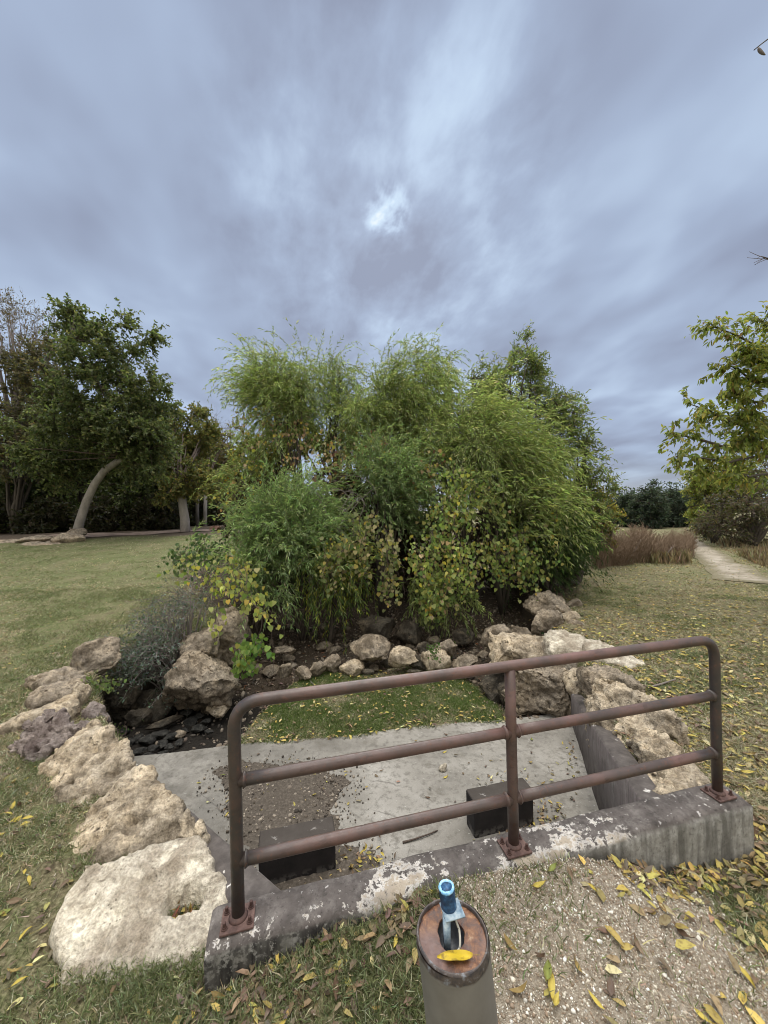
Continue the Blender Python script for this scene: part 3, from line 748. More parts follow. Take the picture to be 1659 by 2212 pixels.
# ================================================================ concrete structure
def prism(poly, z0, z1):
    """poly (n,2) ccw -> verts, faces lists (sides quads, caps ngons)"""
    n = len(poly); V = np.concatenate([np.c_[poly, np.full(n, z0)], np.c_[poly, z1 if np.ndim(z1) else np.full(n, z1)]])
    i = np.arange(n); j = (i+1) % n
    return V, [np.stack([i, j, j+n, i+n], -1), np.array([i[::-1]]), np.array([i+n])]
def bm_obj(name, V, fs, m, parent, bevel=.0, seg=3, sub=0, jit=0.0):
    """prism in the parent's own coordinates, bevelled and slightly worn"""
    bm = bmesh.new(); vs = [bm.verts.new(v) for v in V]
    for f in fs:
        for q in f: bm.faces.new([vs[k] for k in q])
    bmesh.ops.recalc_face_normals(bm, faces=bm.faces)
    if sub:
        for k in range(sub):
            bmesh.ops.subdivide_edges(bm, edges=[e for e in bm.edges if e.calc_length() > .12], cuts=1, use_grid_fill=True)
    if bevel:
        ed = [e for e in bm.edges if len(e.link_faces) == 2 and e.calc_face_angle() > .5]
        bmesh.ops.bevel(bm, geom=ed, offset=bevel, segments=seg, profile=.5, affect='EDGES')
    if jit:
        co = np.array([v.co for v in bm.verts]); h = fbm(co*6, 3)
        for v, k in zip(bm.verts, h): v.co += Vector((0, k*jit*.6, k*jit))
    me = bpy.data.meshes.new(name); bm.to_mesh(me); bm.free(); me.materials.append(m)
    for p in me.polygons: p.use_smooth = False
    o = link(name, me, parent); return o
def H(s, t, z=0.0): return np.array([*(HW0+HU*s+HN*t), z])
def toH(p): q = np.array(p)[:2]-HW0; return np.array([q@HU, q@HN, p[2] if len(p) > 2 else 0])
hw = empty('culvert_headwall', (HW0[0], HW0[1], 0), 'low concrete headwall with flaking maroon paint and two splayed wing walls', 'headwall', rotz=HANG)
def headwall_mesh():
    # long bar built of stations so that edges can wear; profile with a rounded front edge
    ss = np.linspace(S_END[0], S_END[1], 150); prof = [(T_B, -1.2), (T_B, -.03), (T_B-.012, -.006), (T_B-.03, 0), (0.03, 0.001), (-.03, .0), (T_F+.035, -.003), (T_F+.014, -.012), (T_F+.003, -.03), (T_F, -.06), (T_F, -.12), (T_F, -.2), (T_F, -.3), (T_F, -.45), (T_F, -1.2)]
    k = len(prof); V = np.empty((len(ss), k, 3))
    for a, (t, z) in enumerate(prof): V[:, a, 0] = ss; V[:, a, 1] = t; V[:, a, 2] = z
    # rounded end corners
    for e, sg in ((0, 1), (-1, -1)):
        V[e, 1:8, 2] -= .012
    q = V.reshape(-1, 3); h = fbm(q*np.array([5, 9, 9]), 4); chip = np.clip(fbm(q*np.array([9, 14, 14])+5, 3)-.35, 0, 1)
    edge = np.exp(-((q[:, 2]+.012)/.03)**2)*(q[:, 1] < -.02)
    q[:, 1] += .004*h+.02*chip*edge; q[:, 2] += np.where(q[:, 2] > -.5, .0035*h-.018*chip*edge, 0)
    i = np.arange(len(ss)*k).reshape(len(ss), k)
    f = np.stack([i[:-1, :-1], i[1:, :-1], i[1:, 1:], i[:-1, 1:]], -1).reshape(-1, 4)[:, ::-1]
    caps = [np.array([i[0]]), np.array([i[-1][::-1]])]
    return q, [f]+caps
V, fs = headwall_mesh()
link('wall', mesh_np('wall', V, fs, M['headwall'], False), hw)
def wing(P0, d, ln, outside):
    """wall whose top slopes down away from the headwall; own frame: x along the wall"""
    o2 = unit(outside-d*(outside@d)); th = .165
    a = math.atan2(d[1], d[0]); sgn = 1 if (-math.sin(a)*o2[0]+math.cos(a)*o2[1]) > 0 else -1
    xs = np.linspace(-.04, ln, 40); top = -.006-np.clip(xs, 0, None)/ln*.565
    V = []
    for s_, z_ in zip(xs, top):
        for (y_, zz) in ((0, -1.2), (0, z_-.02), (.018, z_), (th-.018, z_), (th, z_-.02), (th, -1.2)): V.append((s_, sgn*y_, zz))
    V = np.array(V); h = fbm(V*np.array([7, 9, 9])+3, 4); V[:, 1] += .004*h; V[:, 2] += np.where(V[:, 2] > -1, .005*h, 0)
    k = 6; i = np.arange(len(xs)*k).reshape(-1, k); j = np.roll(i, -1, 1)
    f = np.stack([i[:-1], i[1:], j[1:], j[:-1]], -1).reshape(-1, 4)
    if sgn < 0: f = f[:, ::-1]
    me = mesh_np('wing_wall', V, [f, np.array([i[0]]), np.array([i[-1][::-1]])], M['wing'])
    bm = bmesh.new(); bm.from_mesh(me); bmesh.ops.recalc_face_normals(bm, faces=bm.faces); bm.to_mesh(me); bm.free()
    o = link('wing_wall', me, hw); lp = toH((*P0, 0)); o.location = tuple(lp); o.rotation_euler = (0, 0, a-HANG); return o
wing(WL0, WLd, WLn, np.array([-1., -1.])); wing(WR0, WRd, WRn, np.array([1., -.3]))
def apron():
    # floor slab between the wings
    far = [(x, 4.62+.135*x+.02*math.sin(3*x)) for x in np.linspace(2.38, -2.9, 24)]
    near = [H(-.5, T_B+.0)[:2]+np.array([-2.2, 1.6]), H(-.2, T_B+.002)[:2], H(HWL+.1, T_B+.002)[:2]]
    poly = np.array(far+[tuple(p) for p in near])
    xs = np.linspace(-3.0, 2.7, 115); ys = np.linspace(1.4, 5.1, 75); X, Y = np.meshgrid(xs, ys)
    sd = poly_sd(X, Y, poly); Z = ZS+.004*fbm2(X, Y, 1.5, 3)-np.where(sd > -.02, .0, 0)
    gx = (poly_sd(X+1e-3, Y, poly)-sd)/1e-3; gy = (poly_sd(X, Y+1e-3, poly)-sd)/1e-3; mv = np.where((sd > 0) & (sd < .06), sd, 0)
    V = np.stack([X-gx*mv, Y-gy*mv, Z], -1).reshape(-1, 3); i = np.arange(X.size).reshape(X.shape)
    f = np.stack([i[:-1, :-1], i[:-1, 1:], i[1:, 1:], i[1:, :-1]], -1).reshape(-1, 4)
    f = f[(sd.ravel()[f] < .045).all(1)]
    # give the slab its thickness
    bm = bmesh.new(); vs = [bm.verts.new(v) for v in V]
    for q in f: bm.faces.new([vs[k] for k in q])
    for v in [v for v in bm.verts if not v.link_faces]: bm.verts.remove(v)
    ed = [e for e in bm.edges if len(e.link_faces) == 1]
    r_ = bmesh.ops.extrude_edge_only(bm, edges=ed)
    for v in [g for g in r_['geom'] if isinstance(g, bmesh.types.BMVert)]: v.co.z -= .16
    me = bpy.data.meshes.new('concrete_apron'); bm.to_mesh(me); bm.free(); me.materials.append(M['slab'])
    tag(link('concrete_apron', me), 'flat grey concrete apron slab between the wing walls', 'slab', kind='structure')
apron()
def baffle(px_corner, label):
    p = atz(*px_corner, ZS); wd, dp, ht = .54, .155, .292
    o = empty('baffle_block', (p[0], p[1], ZS), label, 'concrete block', 'baffle blocks standing on the apron', rotz=HANG)
    V, fs = prism(np.array([(0, 0), (wd, 0), (wd, dp), (0, dp)]), -.02, ht)
    me = bm_obj('block_body', V, fs, M['block'], o, .014, 3, 2, .003); return o
def one_mesh(o, child_name):
    """fold the only child into its Empty: a thing with no parts is one mesh"""
    ch = [c for c in o.children][0]; me = ch.data; lab = {k: o[k] for k in o.keys() if k in ('label', 'category', 'group')}
    n = bpy.data.objects.new(o.name, me); loc, rot = o.location.copy(), o.rotation_euler.copy(); nm = o.name
    bpy.data.objects.remove(ch); bpy.data.objects.remove(o); n.name = nm; C.objects.link(n); n.location = loc; n.rotation_euler = rot
    for k, v in lab.items(): n[k] = v
    return n
pb = toH(atz(726, 1881, ZS)); 
b1 = one_mesh(baffle((726, 1881), 'black concrete baffle block on the slab beside the leaf pile, nearer the left post'), 'block_body')
b1.location = tuple(H(pb[0]-.54, pb[1], ZS))
b2 = one_mesh(baffle((1026, 1812), 'black concrete baffle block on the slab behind the middle post'), 'block_body')

# ---------------------------------------------------------------- handrail
RH = .905
def smooth_corner(a, c, b, rad, n=8):
    u, v = unit(a-c), unit(b-c); return [bezp for bezp in bez(c+u*rad, c, c+v*rad, n)]
def handrail():
    t = empty('pipe_handrail', (HW0[0], HW0[1], 0), 'rusty brown painted pipe handrail with three rails bolted on the headwall', 'handrail', rotz=HANG)
    pr = .0265; top = RH; rc = .115
    # end posts and top rail are one bent pipe
    path = [np.array([0, 0, .008]), np.array([0, 0, .3]), np.array([0, 0, .6])]
    path += smooth_corner(np.array([0, 0, .5]), np.array([0, 0, top]), np.array([1, 0, top]), rc)
    path += [np.array([x, 0, top]) for x in np.linspace(.3, HWL-.3, 10)]
    path += smooth_corner(np.array([1, 0, top]), np.array([HWL, 0, top]), np.array([HWL, 0, .5]), rc)
    path += [np.array([HWL, 0, .6]), np.array([HWL, 0, .3]), np.array([HWL, 0, .008])]
    V, f = tube_arrays([path], [pr], 20); link('top_rail', mesh_np('top_rail', V, f, M['pipe'], True), t)
    mid = toH(atz(1110, 1830, 0))[0]
    V, f = tube_arrays([[np.array([mid, 0, z]) for z in (.008, .3, .6, top-.012)]], [pr], 20); link('post', mesh_np('post', V, f, M['pipe'], True), t)
    for h in (.245, .578):
        for a, b in ((0.012, mid-.012), (mid+.012, HWL-.012)):
            xs = np.linspace(a, b, 10)
            V, f = tube_arrays([[np.array([x, 0, h]) for x in xs]], [pr*.97], 20)
            # weld collar at each end
            ex = []
            for x, sg in ((a, 1), (b, -1)):
                c0 = x+sg*(pr*.75); ex.append(tube_arrays([[np.array([c0, 0, h]), np.array([c0+sg*.006, 0, h]), np.array([c0+sg*.014, 0, h])]], [[pr*1.28, pr*1.16, pr*.98]], 20))
            V, f = cat_mesh([(V, f)]+ex)
            link('rail', mesh_np('rail', V, f, M['pipe'], True), t)
    proto = None
    for s_ in (0, mid, HWL):
        V, fs = prism(np.array([(-.066, -.056), (.066, -.056), (.066, .056), (-.066, .056)]), .0025, .0125)
        pl = bm_obj('base_plate', V, fs, M['plate'], t, .003, 2, 2, .0012); pl.location = (s_, -.005, 0)
        V, f = tube_arrays([[np.array([0, 0.005, .011]), np.array([0, 0.005, .019]), np.array([0, 0.005, .027])]], [[pr*1.5, pr*1.22, pr*1.0]], 20)
        link('weld', mesh_np('weld', V, f, M['plate'], True), pl)
        for bx in (-.049, .049):
            for by in (-.032, .032):
                hx = np.array([(math.cos(a), math.sin(a)) for a in np.linspace(0, 2*np.pi, 7)[:-1]+by*9])
                V1, f1 = prism(hx*.0095, .0127, .0205); V2, f2 = tube_arrays([[np.array([0, 0, .0127]), np.array([0, 0, .0152])]], [.0130], 12); V3, f3 = tube_arrays([[np.array([0, 0, .02]), np.array([0, 0, .036]), np.array([0, 0, .0372])]], [[.0068, .0068, .005]], 8)
                me = bpy.data.meshes.new('bolt'); bm = bmesh.new()
                for VV, ff in ((V1, f1), (V2, f2), (V3, f3)):
                    vs = [bm.verts.new(v) for v in VV]
                    for g in ff:
                        for q in g: bm.faces.new([vs[k] for k in q])
                bm.to_mesh(me); bm.free(); me.materials.append(M['bolt'])
                b = link('bolt', me, pl, (bx, by, 0)); b.rotation_euler = (0, 0, bx*7+by*11+s_)
    return t
handrail()

# ---------------------------------------------------------------- steel post with the blue fitting
def steel_post():
    rt = .084; c = atz(974, 2019, .69); c = np.array([c[0]+.003, c[1], .69]); zg = gz1(c[0]+.07, c[1])
    lean = np.array([.088, .0]); ht = c[2]-zg+.12
    base = np.array([c[0]+lean[0]*ht, c[1], zg]); og = np.array([c[0], c[1], c[2]])
    t = empty('steel_post', og, 'grey steel pipe post with rusty cap and blue pipe stub on top', 'post')
    prof = [(0, rt), (.008, rt+.0012), (.016, rt+.0022), (.022, rt+.001), (.03, rt), (.10, rt), (.35, rt), (ht, rt+.002)]
    L_ = [og+np.array([lean[0]*z, 0, -z]) for z, _ in prof]
    V, f = tube_arrays([L_], [[q for _, q in prof]], 64, cap=False); solid('pipe', V, f, M['post'], t, None, True)
    # cap plate: slightly dished disc with an oval hole
    A = np.linspace(0, 2*np.pi, 97)[:-1]
    def holer(a): return 1/np.sqrt((np.cos(a)/.031)**2+(np.sin(a)/.038)**2)*(1+.05*np.sin(3*a+1)+.03*np.sin(7*a))
    hc = np.array([-.002, .004]); rings = []
    for k, u in enumerate((0, .0, .03, .25, .5, .75, .93, .97, 1.0, 1.0)):
        hx = hc[0]+holer(A)*np.cos(A); hy = hc[1]+holer(A)*np.sin(A); ox, oy = (rt-.0045)*np.cos(A), (rt-.0045)*np.sin(A)
        x = hx*(1-u)+ox*u; y = hy*(1-u)+oy*u
        z = np.full(96, -.004)+.0012*fbm(np.c_[x*60, y*60, np.zeros(96)], 3)
        if k == 0: z = z-.006
        if k == 8: z = z-.003
        if k == 9: z = z-.01
        rings.append(np.c_[x, y, z])
    V = np.concatenate(rings)+og; i = np.arange(len(V)).reshape(len(rings), 96); j = np.roll(i, -1, 1)
    cap = solid('cap', V, np.stack([i[:-1], j[:-1], j[1:], i[1:]], -1).reshape(-1, 4)[:, ::-1], M['cap'], t, None, True)
    # rim of the pipe wall
    rg = []
    for rr, z in ((rt-.005, -.012), (rt-.0055, .003), (rt-.004, .0055), (rt-.0012, .005), (rt+.0005, 0)):
        rg.append(np.c_[rr*np.cos(A), rr*np.sin(A), z+.0012*fbm(np.c_[np.cos(A)*9, np.sin(A)*9, np.zeros(96)+z], 2)])
    V = np.concatenate(rg)+og; i = np.arange(len(V)).reshape(5, 96); j = np.roll(i, -1, 1)
    solid('rim', V, np.stack([i[:-1], j[:-1], j[1:], i[1:]], -1).reshape(-1, 4), M['post'], t, None, True)
    # dark well under the hole
    hz = []
    for u, z in ((1.35, -.006), (1.3, -.03), (1.1, -.05), (.5, -.056), (.05, -.057)):
        hz.append(np.c_[hc[0]+holer(A)*u*np.cos(A), hc[1]+holer(A)*u*np.sin(A), np.full(96, z)])
    V = np.concatenate(hz)+og; i = np.arange(len(V)).reshape(5, 96); j = np.roll(i, -1, 1)
    solid('inner_cup', V, np.stack([i[:-1], j[:-1], j[1:], i[1:]], -1).reshape(-1, 4), M['hole'], cap, None, True)
    # angled bracket: strip rising from the hole, folded into a small plate that carries the stub
    br = []
    tl = -.020
    def box(c0, ax, ay, az):
        c0 = np.array(c0); q = np.array([(x, y, z) for x in (-1, 1) for y in (-1, 1) for z in (-1, 1)], float)
        V = c0+q[:, :1]*np.array(ax)+q[:, 1:2]*np.array(ay)+q[:, 2:]*np.array(az)
        f = np.array([(0, 1, 3, 2), (4, 6, 7, 5), (0, 4, 5, 1), (2, 3, 7, 6), (0, 2, 6, 4), (1, 5, 7, 3)]); return V, f
    strip = box(og+np.array([-.0125, -.006, .006]), (.0075, .0015, 0), (0.0003, -.0018, 0), (.001, 0.003, .034))
    web = box(og+np.array([-.0185, .004, .004]), (.0013, 0, 0), (0, .011, .001), (0, 0.001, .033))
    plate = box(og+np.array([.004, .017, .0405]), (.0235, .006, 0), (-.005, .022, .0), (0, 0, .0016))
    V, f = cat_mesh([strip, web, plate]); solid('bracket', V, f, M['galv'], t)
    sc_ = og+np.array([-.003, .024, .0425]); tilt = np.array([-.10, .0, 1]); tilt /= np.linalg.norm(tilt)
    ln = .046; ro, ri = .0186, .0135
    path = [sc_+tilt*q for q in (0, ln*.5, ln*.9, ln, ln+.001, ln-.003, ln-.03, ln-.034)]
    rad = [ro, ro, ro+.0004, ro, ri+.0015, ri, ri, .002]
    V, f = tube_arrays([path], [rad], 36, cap=False); n_ = fbm(V*220, 3)[:, None]; V = V+unit(V-(sc_+tilt*((V-sc_)@tilt)[:, None]))*n_*.0006
    stub = solid('pipe_stub', V, f, M['blue'], t, None, True)
    A2 = np.linspace(0, 2*np.pi, 49); up_ = np.array([0, 1, 0]); e1 = unit(np.cross(tilt, up_)); e2 = np.cross(tilt, e1)
    ringp = [sc_+tilt*(ln+.0003)+(e1*math.cos(a)+e2*math.sin(a))*(ro+ri)/2 for a in A2]
    V, f = tube_arrays([ringp], [.0034], 8, cap=False); V = V+fbm(V*260, 2)[:, None]*.0009*np.array([1, 1, 1]); solid('stub_lip', V, f, M['blue_rim'], stub, None, True)
    hel = [sc_+tilt*(ln-.002-.024*u)+(e1*math.cos(u*2*np.pi*8)+e2*math.sin(u*2*np.pi*8))*(ri-.0004) for u in np.linspace(0, 1, 240)]
    V, f = tube_arrays([hel], [.0009], 5); solid('thread', V, f, M['thread'], stub, None, True)
    cb = [og+np.array(q) for q in ((.006, .016, .036), (.010, .012, .024), (.0165, .002, .012), (.0185, -.008, .0), (.014, -.018, -.012), (.004, -.022, -.02), (-.002, -.023, -.034))]
    cb = np.concatenate([bez(cb[a], cb[a+1], cb[a+2], 9) for a in (0, 2, 4)]); V, f = tube_arrays([cb], [.0026], 10); solid('cable', V, f, M['cable'], t, None, True)
    # weld beads on the cap
    return og
POST = steel_post()

# ================================================================ rocks
def c1(*pts): return [(p[0]*.3907, 1296+p[1]*.3907) for p in pts]
def c3(*pts): return [(950.4+p[0]*.4336, 1252.8+p[1]*.4336) for p in pts]
def zl(pts, x0, z0, x1, z1, ax=1):
    """give each outline point a height, linear along picture axis ax"""
    return [(p[0], p[1], float(np.interp(p[ax], [x0, x1], [z0, z1]))) for p in pts]
# left bank, front to back
hp = atz(395, 1948, -.10)
block_rock(zl(c1((340, 1780), (400, 1640), (490, 1470), (590, 1455), (740, 1400), (920, 1320), (1080, 1310), (1130, 1400), (1160, 1500), (1240, 1560), (1250, 1640), (1190, 1740), (1185, 1900), (1175, 2075), (1000, 2110), (700, 2130), (380, 2120), (375, 1950)), 1806, -.02, 2130, -.19),
           'biggest pale flat boulder with a leaf filled hole, touching the left end of the headwall', 'lime_pale', 3, .3, .08, .017, .016, .15, hole=((hp[0], hp[1], 0), ((10.5, 2), (-4, 17))), bulge=.012)
block_rock([(p[0], p[1], z) for p, z in zip(c1((390, 1380), (450, 1250), (530, 1150), (640, 1040), (760, 950), (830, 945), (900, 1020), (990, 1120), (1085, 1240), (1070, 1300), (930, 1330), (700, 1420), (480, 1480), (410, 1460)),
            (-.22, -.2, -.15, -.08, -.03, -.03, -.03, -.05, -.07, -.12, -.14, -.18, -.22, -.24))],
           'tan sloping boulder with pits on its right nose, second back from the headwall', 'lime', 5, .34, .1, .018, .028, .5)
block_rock([(p[0], p[1], z) for p, z in zip(c1((250, 930), (330, 830), (450, 750), (520, 690), (610, 740), (690, 800), (700, 870), (765, 935), (650, 1000), (540, 1085), (390, 1170), (350, 1120), (280, 1010)),
            (-.2, -.14, -.08, -.04, -.02, -.02, -.04, -.08, -.13, -.17, -.24, -.23, -.21))],
           'rough tan boulder sloping to the lawn, third back along the left wing wall', 'lime', 8, .34, .1, .018, .036, .6)
block_rock([(p[0], p[1], z) for p, z in zip(c1((75, 850), (85, 790), (150, 690), (270, 620), (350, 640), (470, 670), (440, 725), (330, 800), (180, 875)),
            (-.2, -.16, -.08, -.03, -.02, -.03, -.08, -.14, -.2))],
           'purplish grey deeply pitted rock at the left picture edge', 'lime_purple', 12, .28, .1, .018, .05, 1.1)
block_rock(zl(c1((0, 690), (110, 640), (260, 580), (405, 520), (418, 560), (370, 620), (250, 660), (120, 690), (0, 715)), 1499, -.05, 1575, -.17), 'long flat tan ledge stone lying above the purplish rock', 'lime', 14, .22, .06, .02, .022, .3)
block_rock(zl(c1((150, 545), (200, 490), (320, 455), (430, 432), (465, 470), (400, 520), (290, 545), (200, 572)), 1464, -.03, 1520, -.13), 'grey tan ledge stone with rounded end, middle of the left stack', 'lime_grey', 15, .22, .08, .02, .022, .3)
block_rock(zl(c1((150, 432), (250, 400), (380, 368), (460, 382), (465, 425), (380, 445), (250, 468)), 1440, -.03, 1478, -.12), 'flat grey ledge stone at the top of the left stack, by the lawn', 'lime_grey', 16, .2, .08, .02, .022, .3)
rock_px(156, 248, 1392, 1462, 4.9, 21, 'slanted dark grey slab under the grey bare shrub', 'lime_grey', 5, .8, rot=.4, tilt=(.2, -.3))
rock_px(86, 152, 1416, 1440, 5.3, 22, 'small grey stone at the lawn edge beyond the stacked ledges', 'lime_grey', 4, .7)
rock_px(160, 190, 1478, 1545, 3.95, 24, 'narrow tan upright rock between ledge stones and dark creek', 'lime', 4, 1.0, rough=.12)
rock_px(178, 228, 1522, 1575, 3.75, 25, 'jagged pinkish tan rock leaning at the edge of the dark gutter', 'lime_purple', 4, .9, rough=.12)
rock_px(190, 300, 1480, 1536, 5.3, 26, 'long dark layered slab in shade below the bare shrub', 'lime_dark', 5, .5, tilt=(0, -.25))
rock_px(224, 290, 1525, 1560, 5.35, 27, 'dark rock at the foot of the shaded gutter wall', 'lime_dark', 4, .6)
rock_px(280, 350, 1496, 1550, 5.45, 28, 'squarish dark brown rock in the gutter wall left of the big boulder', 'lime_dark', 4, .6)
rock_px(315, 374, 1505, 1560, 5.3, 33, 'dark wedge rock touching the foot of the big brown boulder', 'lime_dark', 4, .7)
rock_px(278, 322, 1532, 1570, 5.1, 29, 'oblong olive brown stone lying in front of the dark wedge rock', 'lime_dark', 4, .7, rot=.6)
# big boulder pile
rock_px(366, 520, 1408, 1536, 5.45, 31, 'large brown weathered boulder standing over the dark creek stones', 'lime_grey', 6, .85, rough=.09, planes=14, pits=.4)
rock_px(384, 470, 1368, 1422, 5.7, 32, 'brown rounded rock resting on top of the large brown boulder', 'lime_grey', 5, .8, rough=.08)
rock_px(462, 528, 1322, 1424, 6.0, 34, 'tall brown rock behind the large boulder with yellow vine hanging on it', 'lime_grey', 5, .8, rough=.09)
rock_px(505, 542, 1350, 1402, 6.4, 35, 'dark narrow rock right of the tall brown rock', 'lime_dark', 4, .8)
rock_px(372, 420, 1385, 1440, 6.0, 36, 'brown rock half buried in the bare shrub behind the large boulder', 'lime_grey', 4, .8)
# creek stones
dk = [(340, 1590, 44, 22, .25), (300, 1562, 34, 26, 0), (318, 1602, 30, 18, .5), (372, 1592, 30, 16, 1), (352, 1608, 26, 14, 2), (296, 1600, 26, 16, .4), (412, 1560, 26, 18, .3), (430, 1574, 30, 16, .7),
      (398, 1580, 20, 14, .2), (446, 1560, 24, 14, .9), (330, 1618, 24, 12, .1), (300, 1624, 30, 12, .8), (366, 1614, 20, 10, 0), (388, 1604, 20, 10, 1.4), (280, 1606, 22, 16, 2), (318, 1634, 26, 11, .3), (350, 1630, 22, 9, .5), (272, 1632, 20, 10, .2), (404, 1542, 26, 12, .6), (262, 1585, 30, 20, .4), (430, 1548, 22, 12, .2), (452, 1582, 18, 10, .2)]
for k, (px, py, wx, hy, ro) in enumerate(dk):
    p = atz(px, py, -1.06); d = p[1]; rock((p[0], p[1], -1.05), (wx/F*d*1.15, hy/F*d*1.5, hy/F*d*.95), 60+k, 'small dark wet stone in the muddy gutter left of the grass patch', 'stone_wet', 3, ro, name='creek_stone', cat='stone', group='dark stones in the gutter')
p = atz(356, 1562, -1.0); rock((p[0], p[1], -1.0), (.46, .12, .11), 90, 'long straight grey stone bar lying among the dark creek stones', 'lime_dark', 4, .55, (0, -.12), planes=22, rough=.03, cat='stone')
p = atz(470, 1535, -.98); rock((p[0], p[1], -.98), (.30, .24, .17), 91, 'pale tan topped stone between the big boulder and left handrail corner', 'lime', 4, .2, cat='stone')
p = atz(385, 1586, -1.04); rock((p[0], p[1], -1.04), (.2, .12, .09), 92, 'light grey stone among the dark creek stones', 'lime_grey', 3, .3, cat='stone')
# right bank
block_rock([(p[0], p[1], z) for p, z in zip(c3((950, 800), (1050, 745), (1140, 790), (1190, 850), (1270, 930), (1350, 1020), (1345, 1050), (1240, 1070), (1110, 1085), (1065, 1010), (1010, 910)), (-.13, -.08, -.05, -.04, -.04, -.05, -.08, -.05, -.06, -.12, -.16))],
           'tan rough boulder just behind the right end of the headwall', 'lime', 41, .36, .1, .018, .04, .5)
block_rock([(p[0], p[1], z) for p, z in zip(c3((745, 600), (775, 500), (860, 480), (960, 540), (1080, 600), (1200, 690), (1205, 725), (1165, 770), (1020, 740), (930, 810), (860, 740), (790, 690)), (-.22, -.04, -.0, .02, .02, -.02, -.06, -.14, -.16, -.22, -.26, -.26))],
           'largest tan boulder on the right bank with a pale broken left face', 'lime', 42, .4, .06, .02, .04, .5)
block_rock(zl(c3((705, 440), (770, 418), (900, 462), (1000, 515), (975, 535), (860, 490), (760, 500)), 1430, -.08, 1487, -.16), 'thin grey ledge stone showing behind the largest right boulder', 'lime_grey', 43, .2, .06, .02, .03, .4)
block_rock(zl(c3((530, 280), (600, 238), (720, 275), (745, 330), (720, 375), (620, 345), (560, 345)), 1355, -.05, 1420, -.2), 'pale rounded slab on the right bank, nearest the willow of the two flat ones', 'lime_pale', 44, .32, .08, .025, .035, .3)
block_rock(zl(c3((725, 300), (800, 305), (900, 355), (1010, 408), (930, 435), (850, 400), (740, 375)), 1383, -.08, 1442, -.2), 'pale flat slab pointing onto the right lawn', 'lime_pale', 45, .24, .06, .025, .03, .3)
rock_px(1138, 1224, 1286, 1342, 7.1, 46, 'grey tan knobbly rock at the far end of the right bank', 'lime_grey', 5, .9, rough=.11)
rock_px(1146, 1216, 1318, 1386, 6.5, 47, 'greyish rock with a steep face below the far knobbly rock', 'lime_grey', 5, .9, rough=.1)
rock_px(1208, 1256, 1322, 1364, 6.6, 48, 'small orange tan rock leaning on the lawn side of the right bank', 'lime', 4, .8, rough=.1)
rock_px(1224, 1254, 1294, 1322, 7.4, 49, 'small grey rock on the lawn edge beside the far knobbly rock', 'lime_grey', 4, .8)
rock_px(1228, 1268, 1340, 1364, 6.3, 50, 'lowest small rock on the lawn edge of the right bank', 'lime_grey', 3, .8)
rock_px(1096, 1240, 1442, 1534, 5.05, 51, 'brown boulder face at the far right corner of the concrete slab', 'lime_grey', 6, .7, rough=.1, planes=14, pits=.5)
rock_px(1056, 1190, 1380, 1448, 5.5, 52, 'orange tan rock lying behind the slab corner boulder', 'lime', 5, .7, rough=.1)
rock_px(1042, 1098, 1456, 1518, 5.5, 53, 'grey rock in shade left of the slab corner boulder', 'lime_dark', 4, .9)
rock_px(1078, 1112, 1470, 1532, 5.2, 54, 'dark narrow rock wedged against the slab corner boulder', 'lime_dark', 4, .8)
rock_px(1224, 1276, 1450, 1502, 4.75, 55, 'tan rock wedged at the far end of the right wing wall', 'lime', 4, .8, rough=.12)
rock_px(1040, 1104, 1350, 1410, 6.4, 56, 'grey brown rock below the hanging willow strands on the right', 'lime_grey', 4, .8)
rock_px(1094, 1150, 1352, 1398, 6.5, 57, 'grey brown rock between the right bank and the leaf litter', 'lime_grey', 4, .8)
for k, (x, y) in enumerate(((1120, 1532), (1142, 1529), (1160, 1534), (1102, 1535))):
    p = atz(x, y, ZS); rock((p[0], p[1], ZS+.03), (.10, .07, .07), 110+k, 'small grey broken stone at the foot of the slab corner boulder', 'lime_dark', 3, k, name='rubble_stone', cat='stone', group='rubble at the slab corner')
# row across the channel behind the grass patch
row = [(760, 838, 1380, 1430, 6.3, 'lime_grey', 'tallest grey pink rock in the row behind the grass patch'), (702, 734, 1416, 1450, 6.15, 'lime_grey', 'small squarish rock in the row, left of the tallest'),
       (842, 900, 1400, 1438, 6.2, 'lime', 'tan topped rock in the row under the willow strands'), (914, 970, 1408, 1450, 6.0, 'lime', 'tan crumbly rock with a green weed on top, in the row'),
       (902, 934, 1387, 1416, 6.5, 'lime_dark', 'dark rock behind the gap left of the weed topped rock'), (936, 984, 1382, 1416, 6.5, 'lime_grey', 'brown rock behind the weed topped rock'),
       (978, 1028, 1412, 1442, 6.0, 'lime_grey', 'flat brown rock at the right end of the row'), (736, 784, 1432, 1458, 6.05, 'lime', 'low tan rock at the edge of the grass patch under the tallest rock'),
       (668, 704, 1428, 1462, 6.05, 'lime_grey', 'low pair shaped rock left in the row near the gutter'), (600, 630, 1436, 1462, 6.0, 'lime_grey', 'pale low rock at the left end of the row'),
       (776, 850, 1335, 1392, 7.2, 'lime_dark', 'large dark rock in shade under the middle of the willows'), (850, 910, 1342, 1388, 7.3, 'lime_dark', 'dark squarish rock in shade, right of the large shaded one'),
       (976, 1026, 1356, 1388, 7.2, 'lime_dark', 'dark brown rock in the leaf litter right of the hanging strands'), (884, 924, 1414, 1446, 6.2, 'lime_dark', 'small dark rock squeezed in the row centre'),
       (640, 672, 1440, 1464, 5.95, 'lime_grey', 'smallest pale rock in the left part of the row'), (596, 640, 1396, 1412, 6.6, 'lime_grey', 'flat tan stone lying in litter near the green weed')]
for k, (x0, x1, y0, y1, d, m, lab) in enumerate(row):
    rock_px(x0, x1, y0, y1, d, 130+k, lab, m, 4, .8, rough=.1)
